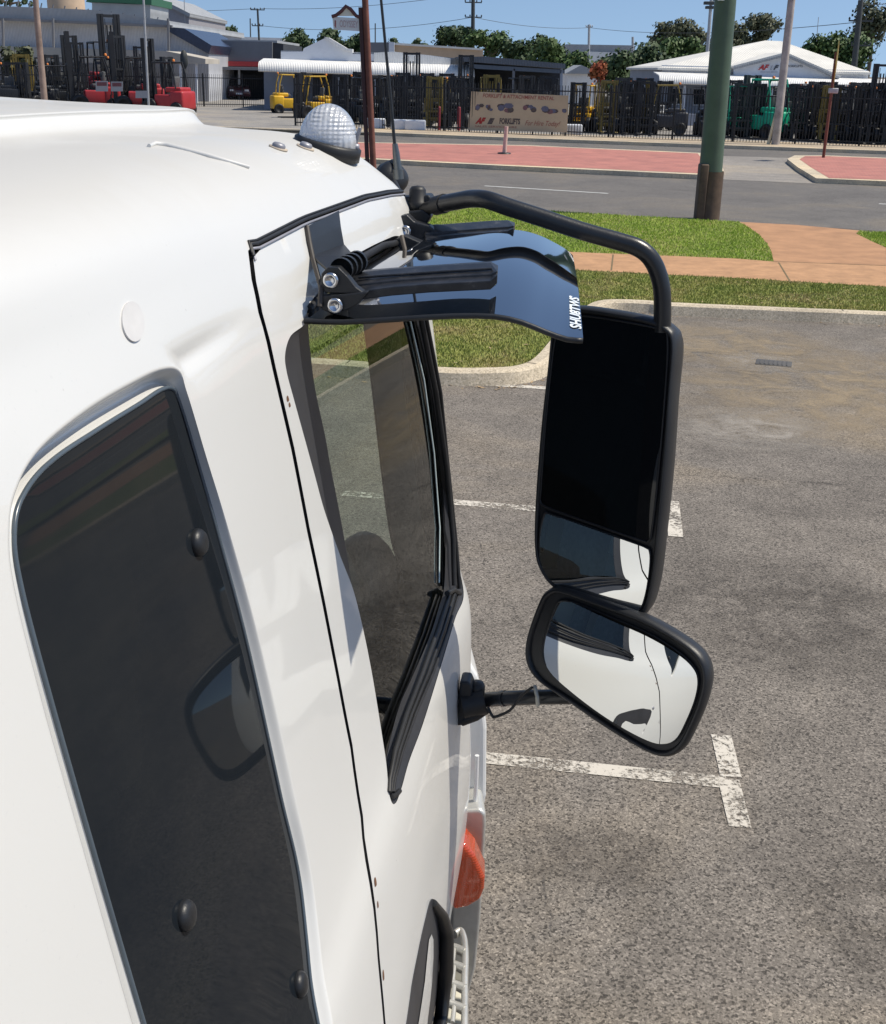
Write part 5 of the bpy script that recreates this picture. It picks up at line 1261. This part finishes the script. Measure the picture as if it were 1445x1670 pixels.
for i, (px, d, k_, lb) in enumerate(((-15, 72, 'black', 'black forklift partly out of frame at the left edge, rear row'), (40, 74, 'blackyellow', 'forklift with yellow mast in the rear row left of the leaning pole'), (82, 75, 'black', 'black forklift in the rear row just right of the leaning pole'), (110, 76, 'tall', 'tall masted forklift in the rear row left of the first red one'), (182, 73, 'tall', 'tall masted forklift in the rear row between the two grey notices'), (200, 75, 'black', 'black forklift in the rear row behind the second grey notice'), (252, 72, 'black', 'black forklift in the rear row by the right end of the warehouse'))):
    put(k_, px, 0, -80+i*9, 1.3, lb, dist=d)
for i, (px, k_, lb) in enumerate(((590, 'black', 'rear row black forklift left of the brown sign post'), (655, 'black', 'rear row black forklift left of the twin mast'), (690, 'black', 'rear row black forklift right of the twin mast'), (728, 'black', 'rear row black forklift above the left red bollard'), (755, 'tall', 'tall masted rear forklift at the left edge of the banner'), (1005, 'black', 'rear row black forklift right of the yellow masted one'), (1045, 'black', 'rear row black forklift below the broad dark tree'), (1185, 'black', 'rear row black forklift hidden beside the green pole'), (1315, 'black', 'rear row black forklift two right of the large green one'), (1340, 'black', 'rear row black forklift behind the diamond post'), (1385, 'black', 'rear row black forklift between the diamond post and right mast'), (1410, 'black', 'rear row black forklift left of the right tall mast'), (1440, 'black', 'rear row black forklift at the right edge'))):
    put(k_, px, 0, -90+i*7 % 20, 1.05, lb, dist=57.5 if px > 900 else 64)
for kk_, r in KIT.items():
    if kk_ not in used: put(kk_, 900, 0, 0, 1, 'forklift in the far yard', dist=64)
# ---- banner on the fence
c0 = P(762, 218); c1 = P(925, 225); p0 = Y(765, 215, c0[1]-.12); 
bx = [Y(768, 149, c0[1]-.42), Y(927, 156, c1[1]-.42), Y(925, 216, c1[1]-.42), Y(763, 212, c0[1]-.42)]
ban = empty('banner', (bx[3].x, bx[3].y, 0), label='faded cream rental banner hung on the black fence', cat='banner'); bo = Vector(ban.location)
M_ban = plain('cream_banner', (.52, .40, .27), .8, var=.12, nscale=.7)
mb = MB(); mb.prism([p-bo for p in bx], YV*.02); mb.obj('cloth', M_ban, ban)
def bpt(u, v): a_ = bx[3].lerp(bx[2], u); b_ = bx[0].lerp(bx[1], u); return a_.lerp(b_, v)-bo-YV*.012
def btext(txt, u0, u1, v0, v1, mat, shear=0, bold=0):
    t = text_mesh(txt, (0, 0, 0), (1, 0, 0), (0, 1, 0), 1, 1, 'lettering', mat, truck, shear, bold)
    for v in t.data.vertices: q = v.co+T0; v.co = bpt(u0+(u1-u0)*q.x, v0+(v1-v0)*q.y)
    t.parent = ban
M_fr = plain('faded_red', (.33, .10, .08), .8, var=0); M_fk = plain('faded_dark', (.10, .075, .07), .8, var=.3)
btext('FORKLIFT & ATTACHMENT RENTAL', .13, .86, .86, .96, M_fr, .1, .015)
btext('AF', .07, .18, .17, .34, plain('strong_red', (.38, .03, .03), .8, var=0), .5, .08); btext('E', .195, .27, .17, .33, M_fk, .4, .12); btext('FORKLIFTS', .32, .53, .18, .34, M_fk, 0, .05); btext('SALES SERVICE HIRE', .07, .50, .08, .13, M_fr); btext('For Hire Today!', .58, .93, .12, .30, M_fr, .4, .0)
mb = MB()
for (u, v, su, sv) in ((.09, .60, .09, .20), (.20, .60, .06, .15), (.38, .62, .17, .24), (.62, .62, .12, .18), (.82, .60, .15, .20), (.95, .58, .08, .12)):
    for k in range(5):
        uu = u+random.uniform(-.4, .4)*su; vv = v+random.uniform(-.4, .3)*sv; a_ = su*random.uniform(.2, .35); b_ = sv*random.uniform(.25, .4)
        n_ = random.randint(5, 8); mb.add([bpt(min(.995, uu+a_*math.cos(q*6.283/n_)), vv+b_*math.sin(q*6.283/n_))-YV*.002*k for q in range(n_)], [list(range(n_))], mi=k % 3)
mb.obj('printed_pictures', [M_fk, plain('faded_blue', (.13, .13, .19), .8), plain('faded_maroon', (.20, .10, .11), .8)], ban)
for u in (.02, .34, .66, .98):
    mb = MB(); a_ = bpt(u, 0)+YV*.06; mb.tube([Vector((a_.x, a_.y, 0)), Vector((a_.x, a_.y, bpt(u, 1).z))], .03, 6); mb.obj('frame_post', B_fence, ban)
# ---- poles, posts and signs
def pole(name, base, top, r0, r1, mat, label, cat='pole', dist=None, over=0, group=None):
    b0 = G(*base) if dist is None else Vector((Y(base[0], base[1], dist).x, dist, 0)); t0 = Y(top[0], top[1], b0.y); t0 = b0+(t0-b0)*(1+over)
    root = empty(name, tuple(b0), label=label, cat=cat, group=group); mb = MB(); mb.tube([Vector(), (t0-b0)*.5, t0-b0], [r0, (r0+r1)/2, r1], 20); mb.obj('shaft', mat, root); return root, b0, t0
M_gpole = plain('green_pole_paint', (.075, .115, .075), .5, var=.18, nscale=2); M_rpost = plain('rusty_post', (.17, .06, .04), .75, var=.3, nscale=4); M_wood = plain('weathered_wood', (.30, .22, .18), .9, var=.35, nscale=2); M_gal = plain('galvanised', (.42, .43, .44), .5, metal=.3, var=.15); M_dpole = plain('dark_pole', (.06, .065, .065), .7, var=.2)
gp, b0, t0 = pole('street_pole', (1152, 358), (1183, 0), .225, .18, M_gpole, 'thick dark green steel pole standing on the near grass verge', over=.6)
mb = MB(); mb.box((-.17, -.1, .52), (.16, .3, 1.04), bev=.03); mb.tube([(0, 0, 0), (.01, 0, .9)], [.245, .235], 20, cap=False); mb.obj('base_cover', plain('brown_base', (.10, .065, .04), .7, var=.3), gp)
mb = MB(); q = Y(1176, -2, b0.y-.2)-b0; mb.box((q.x+.0, -.2, q.z+.12), (.12, .02, .3)); mb.obj('plate', B_awn, gp)
# sign post behind the roof
sp, b0, t0 = pole('sign_post', (609, 276), (596, 12), .085, .085, M_rpost, 'rusty brown post carrying a gabled hanging sign', 'sign', over=.35)
mb = MB(); mb.tube([(-.16, 0.02, 0), Y(588, 12, b0.y)-b0], .06, 10); mb.obj('second_post', plain('dark_brown_post', (.06, .025, .025), .7), sp)
def wpt(x, y, dy=0): return Y(x, y, b0.y+dy)-b0
mb = MB(); mb.prism([wpt(542, 27), wpt(589, 30), wpt(590, 51), wpt(544, 48)], YV*.08); bd = mb.obj('sign_board', plain('sign_white', (.75, .72, .70), .6, var=.04), sp)
mb = MB(); mb.prism([wpt(549, 26, .01), wpt(558, 19, .01), wpt(564, 12, .01), wpt(570, 15, .01), wpt(580, 26, .01)], YV*.06); mb.obj('sign_gable', plain('sign_cream', (.78, .72, .60), .6, var=.04), sp)
mb = MB(); mb.tube([wpt(541, 27), wpt(548, 25), wpt(557, 18), wpt(564, 10), wpt(572, 15), wpt(581, 26), wpt(590, 29)], .045, 8); mb.obj('gable_trim', plain('maroon_trim', (.13, .05, .05), .7), sp)
t = text_mesh('ODYSSEY', (0, 0, 0), (1, 0, 0), (0, 1, 0), 1, 1, 'lettering', plain('faded_pink', (.55, .40, .40), .7, var=0), truck, 0, .01)
for v in t.data.vertices: q = v.co+T0; a_ = wpt(554, 44, -.01); v.co = a_+(wpt(584, 45.5, -.01)-a_)*q.x+TZ*(wpt(554, 32.5).z-wpt(554, 44).z)*q.y
t.parent = sp
mb = MB(); mb.prism([wpt(546, 32, -.01), wpt(548, 34, -.01), wpt(548, 46, -.01), wpt(545.5, 42, -.01)], YV*.005); mb.obj('emblem', plain('faded_crimson', (.35, .12, .12), .7), sp)
# delineator
dl, b0, t0 = pole('bollard', (822, 258), (826, 206), .07, .06, plain('pale_bollard', (.60, .45, .38), .7), 'leaning pinkish post on the red median', 'bollard')
mb = MB(); mb.lathe((0, 0, .13), TZ, [(.22, 0), (.20, .04), (.0, .05)], 16); mb.obj('base', M_rubber, dl)
for i, px in enumerate((716, 748)):
    g = P(px, 216); rb = empty('bollard', (g[0], g[1], 0), label=('red steel bollard nearer the sign post, left of the banner', 'red steel bollard right beside the left edge of the banner')[i], cat='bollard', group='red bollards by the fence')
    mb = MB(); mb.lathe((0, 0, 0), TZ, [(.07, 0), (.07, 1.0), (.05, 1.06), (.0, 1.08)], 14); mb.obj('shaft', plain('maroon_bollard', (.22, .02, .03), .6), rb); mb = MB(); mb.lathe((0, 0, .0), TZ, [(.12, 0), (.12, .05), (.0, .06)], 12); mb.obj('base', plain('pink_base', (.4, .22, .2), .8), rb)
# leaning white and wood pole by the office
pp_, b0, t0 = pole('power_pole', (1264, 240), (1291, 0), .16, .12, plain('peeling_pole', (.40, .36, .33), .85, var=.5, nscale=1.2), 'peeling pale wooden pole leaning in front of the office', over=.8)
mb = MB(); mb.tube([(-.28, .05, 0), (.05, .05, 2.2)], .06, 8); mb.obj('stay', plain('cream_stay', (.6, .52, .36), .8, var=.3), pp_)
# diamond warning sign seen nearly edge on
dp, b0, t0 = pole('warning_sign', (1342, 264), (1364, 85), .05, .045, M_rpost, 'rusty post with an edge-on yellow diamond sign', 'sign')
mb = MB(); c_ = Y(1363, 104, b0.y)-b0; sg_ = .62
w_ = Vector((.19, .55, 0)).normalized()*.42
mb.prism([c_+TZ*sg_*1.1, c_+w_*.8, c_-TZ*sg_, c_-w_*.8], Vector((.03, -.01, 0))); mb.obj('diamond_plate', plain('old_yellow', (.30, .22, .06), .7, var=.2), dp)
mb = MB(); q = Y(1359, 148, b0.y)-b0; mb.box(q, (.3, .1, .16), bev=.02); mb.obj('clamp_box', M_gal, dp)
# round sign seen from the back near the gate
rs, b0, t0 = pole('round_sign', (303, 176), (300, 84), .11, .10, M_dpole, 'dark round sign on a black post left of the picket gate', 'sign')
mb = MB(); q = Y(300, 97, b0.y-.15)-b0; mb.lathe(q, (0, 1, 0), [(.0, 0), (.55, 0), (.55, .06), (.0, .06)], 24); 
for v in mb.v[-96:]: v.x = q.x+(v.x-q.x)*.42
mb.obj('disc', M_dpole, rs)
pole('power_pole', (74, 182), (58, 0), .16, .12, M_wood, 'weathered leaning wooden pole in front of the left warehouse', over=.6, dist=60)
pole('light_pole', (243, 185), (234, 0), .06, .05, M_gal, 'slim grey metal pole in front of the second tall mast', over=.5, dist=62)
def ppole(px, top, bot, d, r, label, arms, mat=M_dpole, name='power_pole', lean=0):
    root, b0, t0 = pole(name, (px, bot), (px+lean, top), r, r*.8, mat, label, dist=d)
    for (yy, w_) in arms:
        mb = MB(); q = Y(px+lean, yy, d)-b0; mb.box(q, (w_, .12, .12))
        for k in (-.48, -.2, .2, .48): mb.lathe(q+Vector((k*w_, 0, .06)), TZ, [(.04, 0), (.09, .08), (.06, .2), (.0, .24)], 8)
        mb.obj('crossarm', mat, root)
    return b0, t0
ppole(424, 14, 75, 170, .16, 'wooden power pole with raised insulators left of the sign board', [(16, 1.9), (42, 1.5)], lean=-4)
ppole(408, 30, 75, 200, .12, 'thin power pole just left of the insulator pole', [])
ppole(612, 38, 80, 210, .12, 'thin far power pole between the sign post and the aerial', [])
ppole(772, -40, 85, 150, .26, 'tall dark power pole rising above the tan building', [(4, 2.0), (28, 2.0)])
ppole(961, 40, 110, 190, .22, 'grey far power pole left of the distant shed end', [(44, 1.0)], M_gal)
ppole(1032, 60, 150, 150, .18, 'slim grey pole in front of the dark trees left of the office', [], M_gal)
ppole(903, 62, 110, 150, .14, 'short pole with a double arm above the black shed', [(70, 1.4)], M_gal)
ppole(1394, 0, 120, 105, .27, 'dark tree trunk like power pole at the right', [(34, 2.0), (74, 1.6)], lean=10)
# floodlight mast
root, b0, t0 = pole('floodlight_mast', (1152, 120), (1160, 0), .14, .12, M_gal, 'thin grey mast with floodlights left of the green pole', 'light mast', dist=95)
mb = MB(); q = Y(1158, 5, 95)-b0; mb.box(q, (.9, .5, .22), bev=.04); mb.box(q+TZ*-.3, (.6, .5, .2), bev=.04); mb.tube([q, q+Vector((.5, 0, .35))], .04, 6); mb.obj('floodlight', M_dpole, root)
ppole(300, -10, 40, 125, .05, 'thin antenna above the gabled shed roof', [], M_gal, 'antenna')
ppole(1335, 28, 70, 130, .04, 'thin antenna above the rounded tree at right', [], M_gal, 'antenna')
# overhead wires
def wire(p, q, sag, label):
    a_, b_ = Y(*p[:2], p[2]), Y(*q[:2], q[2]); mb = MB(); c_ = (a_+b_)/2
    mb.tube([a_.lerp(b_, k/16)-TZ*sag*4*(k/16)*(1-k/16)-c_ for k in range(17)], .028, 5); o = mb.obj('overhead_wire', M_dpole); o.location = c_
    tag(o, label, 'wire', 'overhead wires')
wire((-300, 8, 170), (420, 14, 170), .8, 'wire reaching the insulator pole from the left')
wire((426, 14, 170), (772, -12, 150), .6, 'wire from the insulator pole up to the tall dark pole')
wire((426, 42, 170), (772, 28, 150), .9, 'lower wire from the insulator pole to the tall dark pole')
wire((772, 28, 150), (961, 45, 190), .5, 'wire from the tall dark pole down to the grey far pole')
wire((961, 45, 190), (1400, 36, 105), .8, 'wire from the grey far pole to the right dark pole')
wire((1400, 8, 105), (1700, -40, 105), .5, 'wire leaving the frame beyond the right dark pole')
# ---- signs on the left fence
for i, (x0, x1, y0, y1, lb) in enumerate(((156, 176, 132, 149, 'grey notice with a maroon heading, left of the pair on the left fence'), (181, 200, 133, 149, 'grey notice with a maroon heading, right of the pair on the left fence'), (221, 241, 148, 160, 'plain grey plate on the fence before the middle red forklift'))):
    d = 60.4; r0 = Y((x0+x1)/2, 150, d); sg2 = empty('notice', (r0.x, d, 0), label=lb, cat='notice'); o_ = Vector(sg2.location)
    mb = MB(); mb.prism([Y(x0, y0, d)-o_, Y(x1, y0, d)-o_, Y(x1, y1, d)-o_, Y(x0, y1, d)-o_], YV*.02); mb.obj('plate', plain('notice_grey', (.30, .31, .33), .6, var=.05), sg2)
    if i < 2: mb = MB(); mb.prism([Y(x0+2, y0+2, d-.01)-o_, Y(x1-2, y0+2, d-.01)-o_, Y(x1-2, y0+8, d-.01)-o_, Y(x0+2, y0+8, d-.01)-o_], YV*.005); mb.obj('heading', plain('notice_maroon', (.16, .06, .07), .7), sg2)
# ---- maroon car beyond the gate
g = Vector((Y(389, 160, 97).x, 97, .05)); car = empty('parked_car', tuple(g), math.radians(12), label='dark maroon hatchback parked behind the picket gate', cat='car')
M_mar = plain('maroon_paint', (.07, .012, .02), .3, coat=.8, var=0)
def loft(secs, name, mat, par):
    mb = MB(); n = len(secs[0]); vs = [p for s_ in secs for p in s_]
    mb.add(vs, [[i*n+j, i*n+(j+1) % n, (i+1)*n+(j+1) % n, (i+1)*n+j] for i in range(len(secs)-1) for j in range(n)]+[list(range(n)), [(len(secs)-1)*n+j for j in range(n)]], 0, True); return mb.obj(name, mat, par)
def sec(y, w_, z0, z1): return [Vector((-w_, y, z0)), Vector((w_, y, z0)), Vector((w_*1.02, y, (z0+z1)/2)), Vector((w_*.93, y, z1)), Vector((-w_*.93, y, z1)), Vector((-w_*1.02, y, (z0+z1)/2))]
loft([sec(-2.0, .75, .3, .65), sec(-1.85, .85, .22, .8), sec(-.9, .88, .2, .98), sec(0, .88, .2, 1.0), sec(1.6, .88, .2, 1.02), sec(1.95, .8, .3, .95)], 'body', M_mar, car)
loft([sec(-.95, .74, .95, .97), sec(-.3, .68, .95, 1.42), sec(1.0, .68, .95, 1.45), sec(1.75, .7, .95, 1.0)], 'cabin', B_glass, car)
mb = MB(); mb.box((0, .4, 1.46), (1.15, 1.2, .05), bev=.02); mb.obj('roof', M_mar, car)
for x in (-.78, .78):
    for y in (-1.25, 1.25): mb = MB(); mb.lathe((x, y, .32), (1, 0, 0), [(.0, -.09), (.2, -.1), (.32, -.09), (.32, .09), (.2, .1), (.0, .09)], 18); mb.obj('wheel', M_rubber, car)
    mb = MB(); mb.box((x*.72, -1.97, .66), (.34, .1, .15), bev=.04); mb.obj('headlight', plain('headlamp', (.8, .8, .78), .2, var=0), car)
mb = MB(); mb.box((0, -2.03, .42), (.5, .03, .12)); mb.obj('number_plate', B_white, car)
# hi-vis tapes and pale planters along the fence foot
for i, (px, d, lb) in enumerate(((612, 53.8, 'white stone block low behind the fence near the sign post'), (655, 53.2, 'pale block at the foot of the fence below the twin mast'), (678, 53.0, 'second pale block, right of the one below the twin mast'), (935, 51.8, 'pale block at the fence foot beside the banner'))):
    q = Y(px, 150, d); mb = MB(); mb.box((0, 0, .25), (.9, .4, .42), bev=.05); o = mb.obj('concrete_block', B_white); o.location = (q.x, d, .05); tag(o, lb, 'concrete block', 'blocks at the fence foot')
